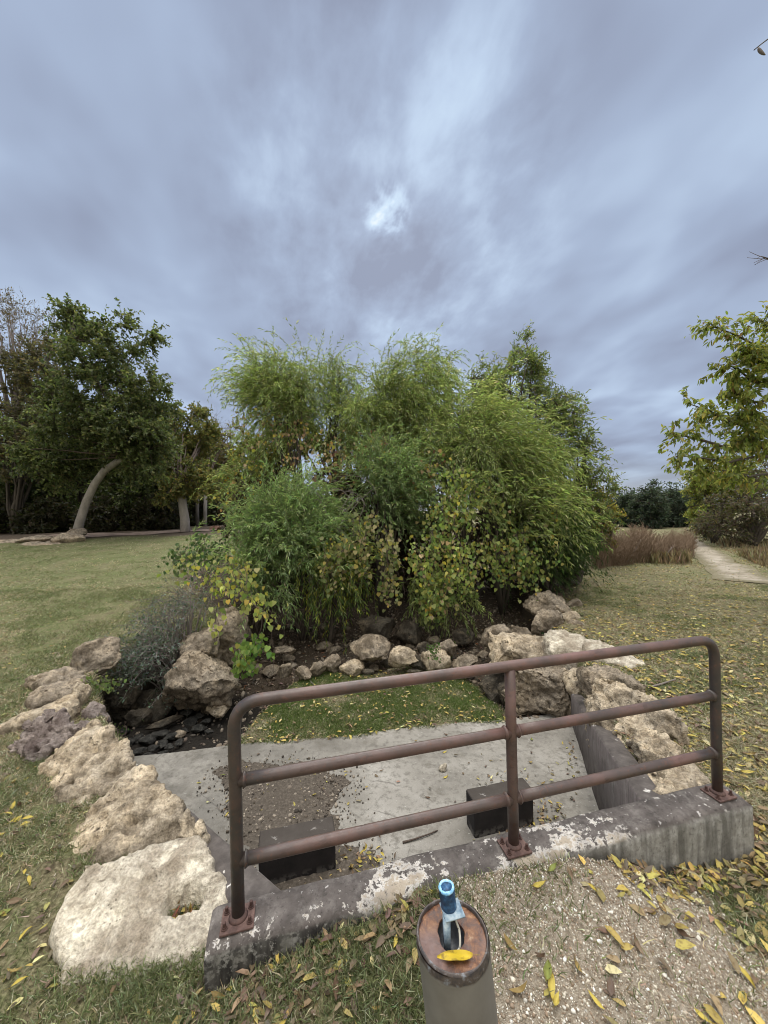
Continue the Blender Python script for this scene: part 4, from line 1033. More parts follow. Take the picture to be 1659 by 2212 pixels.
p = atz(901, 1448, -.88); rock((p[0], p[1], -.87), (.34, .16, .05), 151, 'thin white flat stone on the grass below the rock row', 'lime_pale', 4, .1, cat='stone')
p = atz(998, 1395, -.8); rock((p[0], p[1], -.76), (.07, .05, .12), 152, 'small upright grey pebble in the leaf litter', 'lime_grey', 3, .1, cat='stone')
p = atz(957, 1664, ZS); rock((p[0], p[1], ZS+.03), (.085, .075, .095), 153, 'small whitish stone alone on the concrete slab', 'lime_pale', 3, .1, cat='stone')
# stones scattered in the litter
r = np.random.default_rng(5)
for k in range(110):
    for _ in range(40):
        x, y = r.uniform(-2.3, 2.6), r.uniform(5.9, 8.2)
        if patch_mask(np.array([x]), np.array([y]))[0] < .05: break
    s_ = .05+.20*r.random()**2.2; rock((x, y, gz1(x, y)+s_*.15), (s_*1.3, s_, s_*.7), 170+k, 'small grey brown stone half sunk in the leaf litter behind the grass patch', 'lime_grey' if k % 3 else 'lime_dark', 2 if s_ < .1 else 3, r.uniform(0, 3), name='litter_stone', cat='stone', group='stones in the leaf litter')
# far left: flat rocks by the leaning tree, red stone by the path
for k, (x0, x1, y0, y1, d, lab) in enumerate(((50, 125, 1158, 1180, 17.4, 'flat tan rock left of the leaning tree'), (125, 190, 1152, 1176, 17.2, 'flat tan rock at the foot of the leaning tree'), (150, 182, 1143, 1160, 17.8, 'small pale rock on top of the flat rocks by the leaning tree'), (0, 52, 1166, 1182, 17.2, 'low rock at the left picture edge on the far lawn'), (56, 150, 1170, 1184, 16.9, 'long low rock in front of the flat tan rocks'))):
    rock_px(x0, x1, y0, y1, d, 210+k, lab, 'lime_grey', 4, .7)
rock_px(454, 480, 1137, 1166, 21, 216, 'upright red stone marker beside the far left dirt path', 'red_stone', 4, .8, planes=7)

# ================================================================ willows and vines over the channel
G1 = [(.195, .25, .085), (.265, .325, .115), (.335, .395, .155), (.42, .47, .225), (.54, .57, .36)]
W1 = [3, 4, 3, 1.6, .7]
G2 = [(.17, .245, .105), (.235, .32, .14), (.31, .39, .19), (.43, .50, .31)]; W2 = [3, 4, 2, .8]
GY = [(.13, .16, .04), (.22, .23, .05), (.36, .33, .06), (.09, .12, .035)]; WY = [3, 3, 2, 2]
VINE = [(.15, .22, .065), (.23, .29, .085), (.32, .36, .11), (.44, .42, .11), (.5, .4, .08), (.38, .30, .15)]; WV = [4, 4.6, 3, 1.2, .6, .8]
VINEB = [(.32, .23, .12), (.40, .30, .17), (.24, .22, .08), (.42, .34, .08), (.18, .10, .05)]; WVB = [3, 3, 3, 2, 1.5]
def gb(px, d):  # ground point under a picture column at a distance
    q = at(px, 1106, d); return (q[0], q[1], gz1(q[0], q[1])-.03)
willow(gb(655, 9.8), [ell(605, 880, 56, 70, 9.8), ell(578, 835, 32, 36, 9.8), ell(640, 826, 28, 44, 9.8)], 60, 17, G1, W1, 'feathery willow with drooping left edge, tallest at the left of the thicket', (-.25, 0, 0), 11)
willow(gb(720, 10.6), [ell(732, 890, 30, 66, 10.6), ell(738, 825, 16, 30, 10.6)], 26, 15, G1, W1, 'slim light willow in the gap between the left and central crowns', (.15, 0, 0), 12)
willow(gb(880, 10.0), [ell(890, 880, 66, 72, 10.0), ell(922, 805, 32, 44, 10.0), ell(840, 870, 40, 52, 10.0), ell(800, 935, 44, 54, 10)], 84, 17, G1, W1, 'dense central willow with the highest plume, leaning right in the wind', (.42, 0, 0), 13)
willow(gb(1080, 8.6), [ell(1045, 960, 86, 66, 8.6), ell(1085, 1020, 78, 68, 8.4), ell(1000, 920, 50, 54, 8.8), ell(1125, 1080, 46, 62, 8.3), ell(1135, 1100, 30, 44, 7.4), ell(1010, 1060, 26, 26, 7.4), ell(1180, 1150, 20, 34, 7.5)], 104, 17, G1, W1, 'big bright willow swept to the right, front right of the thicket', (.6, 0, 0), 14, slen=(.7, 1.35))
willow(gb(1000, 9.2), [ell(985, 1000, 70, 62, 9.2), ell(900, 990, 60, 52, 9.4)], 44, 14, G1, W1, 'mid green willow filling the heart of the thicket', (.4, 0, 0), 24)
willow(gb(650, 7.6), [ell(625, 1130, 80, 60, 7.6), ell(590, 1205, 74, 56, 7.4), ell(665, 1185, 42, 60, 7.4)], 84, 17, G2, W2, 'low rounded blue green willow at the front left of the thicket', (.12, 0, .1), 15, slen=(.5, 1.0), grav=.075, up=.8)
willow(gb(820, 8.4), [ell(830, 1020, 56, 48, 8.4), ell(860, 1090, 44, 60, 8.2)], 46, 15, G2, W2, 'small wispy willow at the front centre above the dark hollow', (.3, 0, .1), 16, slen=(.5, .95), grav=.09, up=.75)
willow(gb(705, 7.3), [ell(720, 1225, 36, 34, 7.2), ell(770, 1240, 30, 24, 7.2)], 13, 15, [(.11, .17, .05), (.16, .21, .06), (.34, .36, .07)], [3, 3, 2], 'willow sprays with yellowing tips hanging low at the front centre', (0, 0, 0), 17, slen=(.5, .9), grav=.24, up=.2, nlimb=6)
willow(gb(935, 7.5), [ell(942, 1270, 28, 40, 7.3)], 8, 15, G1, W1, 'narrow bunch of willow strands hanging to the leaf litter, centre right', (0, 0, 0), 18, slen=(.4, .7), grav=.26, up=.1, nlimb=4)
willow(gb(540, 10.8), [ell(556, 985, 30, 46, 10.8), ell(548, 1050, 28, 38, 10.6)], 24, 14, G1+[(.30, .30, .08)], W1+[1.5], 'pale green willow low at the left rear of the thicket', (-.2, 0, 0), 19)
willow(gb(1180, 8.8), [ell(1160, 1170, 52, 66, 8.4), ell(1215, 1140, 40, 58, 8.6)], 34, 14, [(.05, .085, .03), (.075, .12, .04), (.11, .16, .06)], [3, 3, 1], 'darker willow low at the right front, over the bank rocks', (.45, 0, 0), 20)
# broad leaved trees and shrubs mixed in
OV = [(.12, .165, .055), (.17, .215, .075), (.23, .265, .10), (.32, .33, .15)]
broadtree('slender_tree', gb(1120, 11.2), [ell(1110, 835, 66, 84, 11.2), ell(1178, 860, 50, 76, 11.2), ell(1045, 860, 50, 66, 11.2), ell(1130, 775, 36, 42, 11.2), ell(1200, 930, 50, 70, 11)], 165, 10, 10, OV, [3, 4, 2, 1], 'upright tree with small oval leaves, tallest at the right of the thicket', seed=31, leaf=(.10, .026), twl=(.3, .65), nlimb=16, wind=(.2, 0, .25), droop=.1)
broadtree('slender_tree', gb(1220, 11.4), [ell(1215, 930, 44, 76, 11.4), ell(1248, 1000, 50, 76, 11.4), ell(1275, 1070, 40, 52, 11.4)], 80, 9, 9, OV, [3, 4, 2, 1.2], 'loose small leaved tree with sky showing through, right edge of the thicket', seed=32, leaf=(.10, .032), twl=(.3, .7), nlimb=16, wind=(.25, 0, 0), droop=.2)
broadtree('shrub', gb(1290, 12.5), [ell(1285, 1120, 40, 62, 12.5), ell(1315, 1120, 22, 36, 12.6), ell(1265, 1060, 26, 40, 12.3)], 46, 12, 9, [(.12, .14, .04), (.2, .2, .05), (.32, .27, .06), (.28, .18, .05)], [3, 3, 2, 1.3], 'yellow green shrub turning orange at the right end of the thicket', 'shrub', seed=33, leaf=(.085, .045), twl=(.2, .45))
broadtree('shrub', gb(1240, 9.6), [ell(1235, 1195, 52, 52, 9.6), ell(1190, 1215, 48, 40, 9.2)], 50, 13, 10, [(.035, .055, .02), (.06, .085, .03), (.10, .12, .045)], [4, 3, 1], 'dark green low shrub shading the far end of the right bank', 'shrub', seed=34, leaf=(.07, .035), twl=(.2, .4))
broadtree('shrub', gb(560, 11.5), [ell(560, 1010, 60, 62, 11.4), ell(620, 950, 60, 48, 11.4)], 50, 11, 9, [(.16, .17, .05), (.30, .27, .06), (.38, .27, .06), (.09, .11, .04)], [3, 2.4, 1.4, 3], 'yellowing broad leaved shrub behind the left willows', 'shrub', seed=35, leaf=(.10, .075), twl=(.25, .5), tpl=HEART)
broadtree('shrub', gb(760, 11.8), [ell(740, 960, 92, 42, 11.6), ell(850, 945, 70, 50, 11.6), ell(960, 930, 80, 60, 11.6)], 70, 10, 9, [(.12, .14, .045), (.22, .21, .06), (.09, .11, .04), (.30, .22, .09)], [3, 2, 4, 1], 'mixed green and rusty broad leaved shrub deep in the thicket', 'shrub', seed=36, leaf=(.10, .07), twl=(.25, .5), tpl=HEART)
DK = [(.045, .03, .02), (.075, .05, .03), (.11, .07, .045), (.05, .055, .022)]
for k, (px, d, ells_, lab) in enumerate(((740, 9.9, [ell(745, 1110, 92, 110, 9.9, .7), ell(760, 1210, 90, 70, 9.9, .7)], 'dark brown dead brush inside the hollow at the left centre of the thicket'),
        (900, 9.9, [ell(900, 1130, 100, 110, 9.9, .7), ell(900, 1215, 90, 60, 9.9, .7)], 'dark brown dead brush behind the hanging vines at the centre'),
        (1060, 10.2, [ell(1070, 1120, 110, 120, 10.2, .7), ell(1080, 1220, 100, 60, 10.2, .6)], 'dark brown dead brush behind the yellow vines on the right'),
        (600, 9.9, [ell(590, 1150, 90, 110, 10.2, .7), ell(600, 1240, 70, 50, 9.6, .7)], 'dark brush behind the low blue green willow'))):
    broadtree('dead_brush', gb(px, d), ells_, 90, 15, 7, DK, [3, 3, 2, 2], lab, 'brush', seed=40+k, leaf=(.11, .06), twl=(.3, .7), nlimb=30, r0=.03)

def vine(name, label, streams, per_m, pal, wts, seed, leaf=.085, width=.16, face=(0, -1, .35), group='vines climbing over the willows', cat='vine', ground=None, tpl=HEART):
    """streams: (px0,py0,px1,py1,depth,width_px,n) -> n hanging runners each"""
    r = np.random.default_rng(seed); lines = []; P, D, Nn = [], [], []
    for px0, py0, px1, py1, d, wpx, n in streams:
        for _ in range(n):
            a = at(px0+r.normal()*wpx*.6, py0+r.normal()*8, d+r.normal()*.22); b = at(px1+r.normal()*wpx*.6, py1+r.normal()*14, d+r.normal()*.18-.1)
            mid = (a+b)/2+np.array([0, -.22, .10])+r.standard_normal(3)*.10
            L_ = np.linalg.norm(b-a); m = max(4, int(L_/.09)); ln = bez(a, mid, b, m)+r.standard_normal((m, 3))*.018; lines.append(ln)
            q = max(3, int(L_*per_m)); u = r.random(q)*(m-1.001); i = u.astype(int); f = (u-i)[:, None]
            P.append(ln[i]*(1-f)+ln[i+1]*f+r.standard_normal((q, 3))*np.array([1, .7, .8])*width*.5)
    P = np.concatenate(P); n = len(P); fv = unit(np.array(face, float))
    Nn = unit(fv+rvec(n, r)*.85); D = unit(np.array([0, -.15, -1.])+rvec(n, r)*.6)
    og = lines[0][-1] if ground is None else np.array(ground)
    t = empty(name, og, label, cat, group)
    V, f = tube_arrays(lines, [np.linspace(.006, .002, len(l)) for l in lines], 3); solid('stems', V, f, M['twig'], t)
    k = fbm(P*1.3, 2)[:, None]; col = np.clip(pick(n, pal, wts, .2, r)*(1+.18*k), .004, 1)
    L_ = leaf*r.uniform(.55, 1.25, n); leaves('foliage', P, D, Nn, L_, L_*r.uniform(.85, 1.1, n), col, tpl, t); return t
vine('climbing_vine', 'heart leaved vine of green and yellow draped down the right front of the thicket', [(985, 1010, 975, 1120, 7.55, 50, 8), (960, 1080, 940, 1200, 7.45, 30, 6), (1050, 1050, 1045, 1130, 7.5, 40, 6), (1060, 1150, 1050, 1245, 7.4, 40, 8), (1120, 1150, 1125, 1250, 7.4, 34, 7), (1005, 1170, 1005, 1290, 7.2, 26, 7), (1150, 1190, 1165, 1265, 7.4, 36, 6), (1180, 1080, 1190, 1160, 7.8, 30, 3)], 40, VINE, WV, 51, .068, .27)
vine('climbing_vine', 'green and buff vine tongue hanging down at the centre of the thicket', [(940, 1150, 930, 1320, 7.1, 26, 8), (900, 1190, 935, 1335, 7.0, 20, 7), (965, 1230, 955, 1330, 7.0, 18, 5)], 30, VINE, [3, 4, 3, 1, .5, 2], 52, .07, .18)
vine('climbing_vine', 'buff tinted vine over the low front willow, left of the dark hollow', [(800, 1110, 780, 1240, 7.1, 26, 9), (720, 1180, 715, 1270, 6.9, 22, 8), (830, 1150, 832, 1280, 7.0, 12, 5), (760, 1170, 700, 1240, 6.9, 24, 7), (845, 1180, 838, 1300, 7.0, 8, 4)], 28, [(.12, .16, .05), (.19, .22, .08), (.30, .29, .14), (.38, .33, .17), (.42, .36, .09)], [2, 3, 3, 2, 1], 53, .074, .19)
vine('climbing_vine', 'brownish thin vine crossing high between the willows', [(560, 880, 570, 960, 9.2, 40, 4), (640, 900, 650, 970, 9.2, 40, 4), (700, 960, 760, 1050, 8.4, 60, 5), (800, 950, 850, 1000, 8.6, 50, 4), (930, 990, 900, 1060, 8.0, 40, 4), (650, 940, 620, 1020, 8.8, 50, 4), (720, 1000, 700, 1080, 8.2, 30, 4)], 18, VINEB, WVB, 54, .07, .26)
vine('climbing_vine', 'yellow leaved vine at the far left of the thicket beside the lawn', [(550, 1000, 500, 1090, 9.4, 24, 3), (600, 960, 570, 1020, 9.4, 30, 2), (497, 1090, 488, 1125, 9.2, 12, 3)], 12, [(.36, .33, .07), (.42, .33, .06), (.2, .24, .06), (.3, .22, .08)], [2, 1.4, 4, 1], 55, .075, .28)
vine('climbing_vine', 'bright yellow vine spilling over the tall brown rock on the left bank', [(470, 1215, 545, 1235, 6.4, 30, 7), (430, 1225, 500, 1270, 6.1, 26, 7), (520, 1225, 560, 1320, 6.0, 22, 7), (480, 1280, 476, 1385, 5.75, 6, 3), (540, 1300, 600, 1345, 5.9, 14, 4), (420, 1200, 380, 1235, 6.8, 20, 4)], 17, [(.56, .53, .13), (.47, .48, .16), (.34, .38, .11), (.22, .28, .08), (.56, .44, .09)], [3, 3, 3, 2.4, .8], 56, .075, .2, face=(0, -.7, .8))
vine('creeping_plant', 'small bright green plant growing beside the large brown boulder', [(535, 1390, 540, 1440, 5.5, 18, 6), (560, 1380, 570, 1410, 5.6, 14, 5), (520, 1405, 530, 1440, 5.4, 12, 5)], 32, [(.12, .22, .05), (.18, .28, .07), (.24, .32, .09), (.36, .36, .08)], [3, 3, 2, 1], 57, .075, .12, face=(.1, -.6, .8), group='small plants in the channel', cat='plant')
vine('creeping_plant', 'spray of small oval green leaves sprouting from the gutter wall', [(190, 1470, 240, 1478, 4.6, 8, 4), (215, 1460, 260, 1470, 4.7, 8, 4)], 34, [(.12, .17, .06), (.18, .24, .09), (.26, .3, .13)], [2, 3, 2], 58, .045, .06, face=(0, -.3, 1), group='small plants in the channel', cat='plant', tpl=BROAD)
vine('creeping_plant', 'green weed clump in the gutter below the tan jagged rock', [(258, 1575, 262, 1600, 4.75, 10, 6), (272, 1585, 268, 1604, 4.7, 8, 5)], 44, [(.06, .11, .025), (.10, .16, .04), (.15, .21, .06)], [2, 3, 2], 59, .03, .07, face=(0, -.2, 1), group='small plants in the channel', cat='plant', tpl=BROAD)
vine('creeping_plant', 'tuft of green weed on the crumbly rock of the row', [(930, 1404, 945, 1412, 5.85, 10, 6)], 70, [(.07, .14, .03), (.11, .19, .05)], [1, 1], 60, .03, .06, face=(0, -.2, 1), group='small plants in the channel', cat='plant', tpl=BROAD)
vine('creeping_plant', 'dark ivy patch in the cleft between the two flat slabs and the slab corner boulder', [(1180, 1378, 1190, 1420, 6.0, 8, 7), (1196, 1395, 1200, 1428, 5.8, 7, 5)], 46, [(.03, .055, .025), (.05, .08, .035)], [1, 1], 61, .045, .09, group='small plants in the channel', cat='plant', tpl=BROAD)
vine('creeping_plant', 'leafy green sapling tops standing at the lawn edge left of the thicket', [(395, 1195, 390, 1225, 7.4, 12, 5), (445, 1165, 440, 1200, 7.6, 16, 6), (425, 1205, 410, 1240, 7.0, 18, 6), (475, 1175, 470, 1210, 7.6, 18, 7)], 38, [(.055, .10, .035), (.085, .14, .05), (.13, .18, .07)], [2, 3, 1.5], 62, .075, .22, face=(0, -.4, 1), group='small plants in the channel', cat='plant', tpl=LANCE)

def bare_shrub():
    r = np.random.default_rng(71); b = at(395, 1395, 5.75); b[2] = gz1(b[0], b[1])
    t = empty('bare_shrub', b, 'grey tangled shrub with tiny blue green leaves drooping over the gutter', 'shrub')
    n = 480; ell_ = [ell(410, 1300, 66, 44, 6.0), ell(350, 1350, 70, 48, 5.8), ell(290, 1420, 62, 46, 5.4), ell(340, 1420, 50, 52, 5.3), ell(375, 1470, 22, 40, 5.3)]
    S, E_, k = in_ells(ell_, n, r, .6); D = unit(rvec(n, r)*1.1+E_*.3+np.array([-.55, -.35, .15]))
    K = 8; L_ = r.uniform(.25, .75, n)*.85; P = np.empty((n, K, 3)); Ds = np.empty((n, K, 3)); P[:, 0] = S; d = D; Ds[:, 0] = d
    for j in range(1, K):
        d = unit(d+np.array([-.03, -.04, -.12])+r.standard_normal((n, 3))*.20); P[:, j] = P[:, j-1]+d*(L_/K)[:, None]; Ds[:, j] = d
    le = [bez(b+r.standard_normal(3)*.1, (b+S[q])/2+np.array([0, 0, .3]), S[q], 7) for q in range(0, 60)]
    V, fs = cat_mesh([strand_tubes(P, .0045, .0016), tube_arrays(le, [np.linspace(.014, .005, 7)]*60, 5)]); solid('branches', V, fs, M['twig_grey'], t)
    low = S[:, 2] < .1; m = 13; ki = np.repeat(np.arange(n), m); nn = len(ki); u = r.integers(0, K, nn); keep = r.random(nn) < np.where(low[ki], .95, .4); ki, u = ki[keep], u[keep]; nn = len(ki)
    LD = unit(Ds[ki, u]*.5+rvec(nn, r)); leaves('foliage', P[ki, u]+r.standard_normal((nn, 3))*.012, LD, unit(rvec(nn, r)*.6+np.array([0, -.3, .8])), r.uniform(.026, .055, nn), r.uniform(.012, .022, nn), pick(nn, [(.09, .125, .10), (.15, .19, .16), (.23, .27, .24), (.08, .13, .06)], [3, 4, 2, 1.5], .2, r), BROAD, t)
bare_shrub()
def undertwigs():
    r = np.random.default_rng(72); t = empty('twig_tangle', at(620, 1360, 7.2), 'tangle of thin bare brown twigs hanging under the left willows', 'twigs')
    n = 240; S, E_, k = in_ells([ell(620, 1310, 86, 44, 7.4), ell(700, 1300, 100, 40, 7.6), ell(560, 1330, 40, 40, 6.8), ell(850, 1250, 90, 60, 8.6), ell(720, 1090, 40, 60, 7.9)], n, r, .6)
    D = unit(rvec(n, r)+np.array([0, -.3, -.2])); K = 10; L_ = r.uniform(.4, 1.3, n); P = np.empty((n, K, 3)); P[:, 0] = S; d = D
    for j in range(1, K): d = unit(d+np.array([0, -.02, -.10])+r.standard_normal((n, 3))*.14); P[:, j] = P[:, j-1]+d*(L_/K)[:, None]
    V, f = strand_tubes(P, .0055, .0018); solid('twigs', V, f, M['twig'], t)
    m = 26; A_ = np.array([at(r.uniform(690, 820), r.uniform(1060, 1180), r.uniform(7.3, 7.9)) for _ in range(m)]); ln = [bez(a, a+np.array([r.uniform(-.5, .5), 0, .5]), a+np.array([r.uniform(-1, 1), r.uniform(-.2, .2), r.uniform(-.6, .5)]), 10) for a in A_]
    V, f = strand_tubes(np.array(ln), .008, .003, 5); solid('bare_stems', V, f, M['twig_grey'], t)
undertwigs()

# ================================================================ trees on the left
DG = [(.075, .10, .042), (.11, .135, .055), (.15, .175, .07), (.22, .235, .10)]
OLV = [(.06, .062, .022), (.09, .09, .03), (.13, .115, .035), (.17, .13, .04)]
zt = .80
def px3(l, d): return [at(x, y, d) for x, y in l]
broadtree('leaning_tree', at(165, 1166, 18), [ell(230, 870, 112, 104, 18), ell(305, 900, 72, 94, 17.6), ell(140, 930, 86, 94, 18.2), ell(220, 770, 72, 80, 18.2), ell(180, 700, 38, 46, 18.2), ell(300, 960, 62, 60, 17.4), ell(110, 990, 60, 60, 18.4), ell(270, 720, 50, 36, 18.2), ell(285, 975, 66, 46, 18.9), ell(190, 980, 60, 40, 19.2)], 230, 17, 16, DG, [3, 4, 3, .8], 'large dark green tree with a pale leaning trunk on the far lawn', seed=81, leaf=(.155, .085), twl=(.5, 1.35), trunk_pts=px3([(164, 1170), (172, 1128), (187, 1082), (204, 1046), (226, 1016), (252, 998), (282, 986)], 18), trunk_r=[.245, .185, .17, .16, .15, .135, .115], barkm='bark_pale', nlimb=34, wind=(.25, 0, 0))
broadtree('woodland_tree', gb(30, 22), [ell(40, 850, 92, 90, 22), ell(20, 950, 90, 80, 21), ell(100, 800, 50, 60, 22.5)], 120, 16, 11, [(.095, .095, .055), (.13, .125, .07), (.165, .145, .075), (.2, .15, .07)], [3, 3, 2, 1], 'grey olive tree at the left picture edge behind the leaning tree', seed=82, leaf=(.17, .08), twl=(.45, .95))
broadtree('bare_tree', gb(60, 24), [ell(70, 760, 72, 82, 24), ell(20, 690, 48, 70, 24), ell(115, 720, 40, 58, 24)], 120, 10, 2, [(.13, .10, .05), (.18, .13, .06), (.09, .085, .04)], [1, 1, 1], 'nearly leafless grey tree showing twigs against the sky, far left', seed=83, leaf=(.14, .06), twl=(.7, 1.5), barkm='grey', nlimb=50, r0=.15, wind=(0, 0, .4), droop=-.1)
broadtree('woodland_tree', gb(400, 23), [ell(390, 960, 52, 80, 23), ell(430, 960, 46, 62, 23), ell(352, 925, 50, 76, 23), ell(425, 915, 46, 46, 23.4), ell(410, 1040, 66, 44, 21), ell(385, 1060, 50, 30, 19.6)], 120, 15, 11, [(.11, .125, .045), (.155, .165, .058), (.215, .20, .07), (.29, .22, .07)], [3, 3.4, 2, .9], 'olive and golden tree with a short pale trunk, right of the leaning tree', seed=84, leaf=(.17, .09), twl=(.4, .9), trunk_pts=px3([(401, 1166), (399, 1120), (394, 1088), (392, 1050)], 20), trunk_r=[.27, .22, .20, .17], barkm='bark_pale')
broadtree('woodland_tree', gb(452, 30), [ell(450, 985, 44, 76, 30), ell(482, 965, 36, 60, 30), ell(508, 1040, 40, 60, 30)], 66, 14, 10, [(.13, .12, .055), (.19, .155, .065), (.24, .175, .07), (.14, .15, .06)], [3, 2, 1.6, 2], 'rusty olive tree at the right end of the left woods', seed=85, leaf=(.19, .1), twl=(.5, 1.0), barkm='bark_pale', trunk_pts=px3([(443, 1152), (443, 1110), (444, 1070)], 27), trunk_r=[.14, .13, .12])
broadtree('bare_tree', gb(492, 34), [ell(490, 950, 42, 52, 34), ell(470, 930, 30, 32, 34)], 44, 9, 1, [(.15, .12, .1), (.12, .1, .09)], [1, 1], 'small leafless grey tree between the left woods and the thicket', seed=86, leaf=(.12, .05), twl=(.7, 1.5), barkm='grey', nlimb=24, r0=.12, wind=(0, 0, .4), droop=-.1)
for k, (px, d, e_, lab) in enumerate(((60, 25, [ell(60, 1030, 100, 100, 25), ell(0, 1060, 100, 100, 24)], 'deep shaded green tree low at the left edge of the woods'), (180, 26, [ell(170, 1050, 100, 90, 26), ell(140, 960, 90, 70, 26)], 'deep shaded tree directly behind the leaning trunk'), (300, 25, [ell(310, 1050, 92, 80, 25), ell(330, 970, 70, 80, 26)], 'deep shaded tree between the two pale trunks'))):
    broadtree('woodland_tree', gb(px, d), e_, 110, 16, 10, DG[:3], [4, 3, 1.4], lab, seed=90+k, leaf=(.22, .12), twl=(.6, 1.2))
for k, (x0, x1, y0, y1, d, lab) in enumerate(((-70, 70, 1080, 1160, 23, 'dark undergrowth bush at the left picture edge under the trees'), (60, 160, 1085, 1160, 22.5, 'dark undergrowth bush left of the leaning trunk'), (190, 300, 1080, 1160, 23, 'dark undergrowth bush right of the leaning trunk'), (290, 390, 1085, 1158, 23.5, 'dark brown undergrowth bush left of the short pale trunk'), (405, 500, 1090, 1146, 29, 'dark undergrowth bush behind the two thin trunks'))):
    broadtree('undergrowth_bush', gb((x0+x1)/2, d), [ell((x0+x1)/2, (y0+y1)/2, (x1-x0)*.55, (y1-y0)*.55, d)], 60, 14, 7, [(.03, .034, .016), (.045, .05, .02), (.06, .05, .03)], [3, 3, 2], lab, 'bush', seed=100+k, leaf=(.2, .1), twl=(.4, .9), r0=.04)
for k, (px, d, lab) in enumerate(((427, 27.5, 'thin pale trunk between the short pale trunk and the red stone'),)):
    broadtree('woodland_tree', gb(px, d), [ell(px, 1040, 40, 40, d)], 30, 11, 7, OLV, [3, 3, 1, 1], lab+', olive crown', seed=110+k, leaf=(.2, .1), twl=(.5, 1.0), trunk_pts=px3([(px, 1152), (px-1, 1100), (px, 1070)], d), trunk_r=[.13, .12, .1], barkm='bark_pale')
def far_woods(name, spans, seed, pal, wts, label, dens=1.0):
    r = np.random.default_rng(seed); P = []
    for x0, x1, yt, yb, d, n in spans:
        px = r.uniform(x0, x1, n); d_ = d+r.uniform(0, 5, n); q = np.stack([at(a, 1106, b) for a, b in zip(px, d_)])
        top = CAMH+(1106-(yt+26*vnoise(np.stack([px*.03, d_*0, d_*0], 1))))/F*d_; lo = gz(q[:, 0], q[:, 1], False)
        u = r.random(n)**.8; q[:, 2] = lo+(top-lo)*u; P.append(q)
    P = np.concatenate(P); n = len(P)
    o = leaves(name, P, rvec(n, r), unit(rvec(n, r)*.8+np.array([0, -.2, .5])), r.uniform(.35, .7, n), r.uniform(.2, .4, n), np.clip(pick(n, pal, wts, .2, r), .004, 1), BROAD)
    tag(o, label, 'woods', kind='stuff')
far_woods('far_woodland', [(-260, 480, 960, 1150, 33, 26000), (440, 620, 1040, 1140, 40, 6000)], 120, DG[:3]+[(.06, .05, .025)], [3, 3, 1, 1.5], 'dark mass of woods far behind the left lawn')

# ================================================================ right background
JU = [(.045, .065, .045), (.065, .09, .062), (.09, .115, .08), (.03, .045, .03)]
for k, (px, rx, yt, d, lab) in enumerate(((1352, 26, 1066, 36, 'grey green round tree at the left of the far evergreen row'), (1400, 34, 1058, 33, 'dark evergreen tree with a pointed top, centre of the far row'), (1452, 34, 1060, 34, 'dark evergreen tree right of centre in the far row, bare stems below'), (1488, 24, 1062, 37, 'dark evergreen tree at the right end of the far row, beside the path'))):
    broadtree('evergreen_tree', gb(px, d), [ell(px, (yt+1122)/2, rx, (1122-yt)/2+3, d), ell(px-4, 1120, rx*.9, 20, d)], 80, 13, 8, JU, [3, 3, 1.5, 3], lab, seed=130+k, leaf=(.22, .09), twl=(.4, .9), group='evergreens at the end of the lawn', nlimb=20)
broadtree('evergreen_tree', gb(1412, 38), [ell(1413, 1064, 8, 26, 38)], 14, 12, 5, JU, [3, 3, 2, 1], 'thin spiky treetop rising behind the far evergreen row', seed=140, leaf=(.2, .07), twl=(.4, .8), group='evergreens at the end of the lawn', nlimb=8)
far_woods('far_tree_line', [(1180, 2300, 1068, 1120, 90, 9000), (1300, 1520, 1090, 1135, 50, 2500)], 121, JU+[(.08, .09, .05)], [3, 3, 2, 2, 2], 'blue green line of far trees on the right horizon')
broadtree('yellow_green_tree', gb(1540, 19), [ell(1525, 1085, 36, 48, 19), ell(1565, 1050, 50, 52, 19.5), ell(1600, 1030, 50, 40, 19.5), ell(1530, 1030, 34, 34, 19)], 90, 12, 9, [(.15, .185, .05), (.22, .25, .065), (.30, .31, .085), (.32, .26, .07)], [3, 4, 2.4, 1], 'yellow green bushy tree beside the gravel path', seed=141, leaf=(.15, .07), twl=(.35, .8))
broadtree('brown_shrub', gb(1625, 17), [ell(1620, 1100, 58, 50, 17), ell(1660, 1060, 60, 70, 17.5), ell(1570, 1135, 48, 24, 17)], 84, 12, 8, [(.11, .085, .06), (.15, .12, .085), (.12, .12, .06), (.09, .10, .045)], [3, 2, 2, 2], 'dark brownish shrub at the right picture edge by the path', 'shrub', seed=142, leaf=(.13, .06), twl=(.4, .9))
broadtree('undergrowth_bush', gb(1530, 22), [ell(1530, 1130, 26, 20, 22)], 26, 12, 8, DG, [3, 3, 1, 1], 'low dark green bush on the right side of the path bend', 'bush', seed=143, leaf=(.15, .08), twl=(.3, .6))
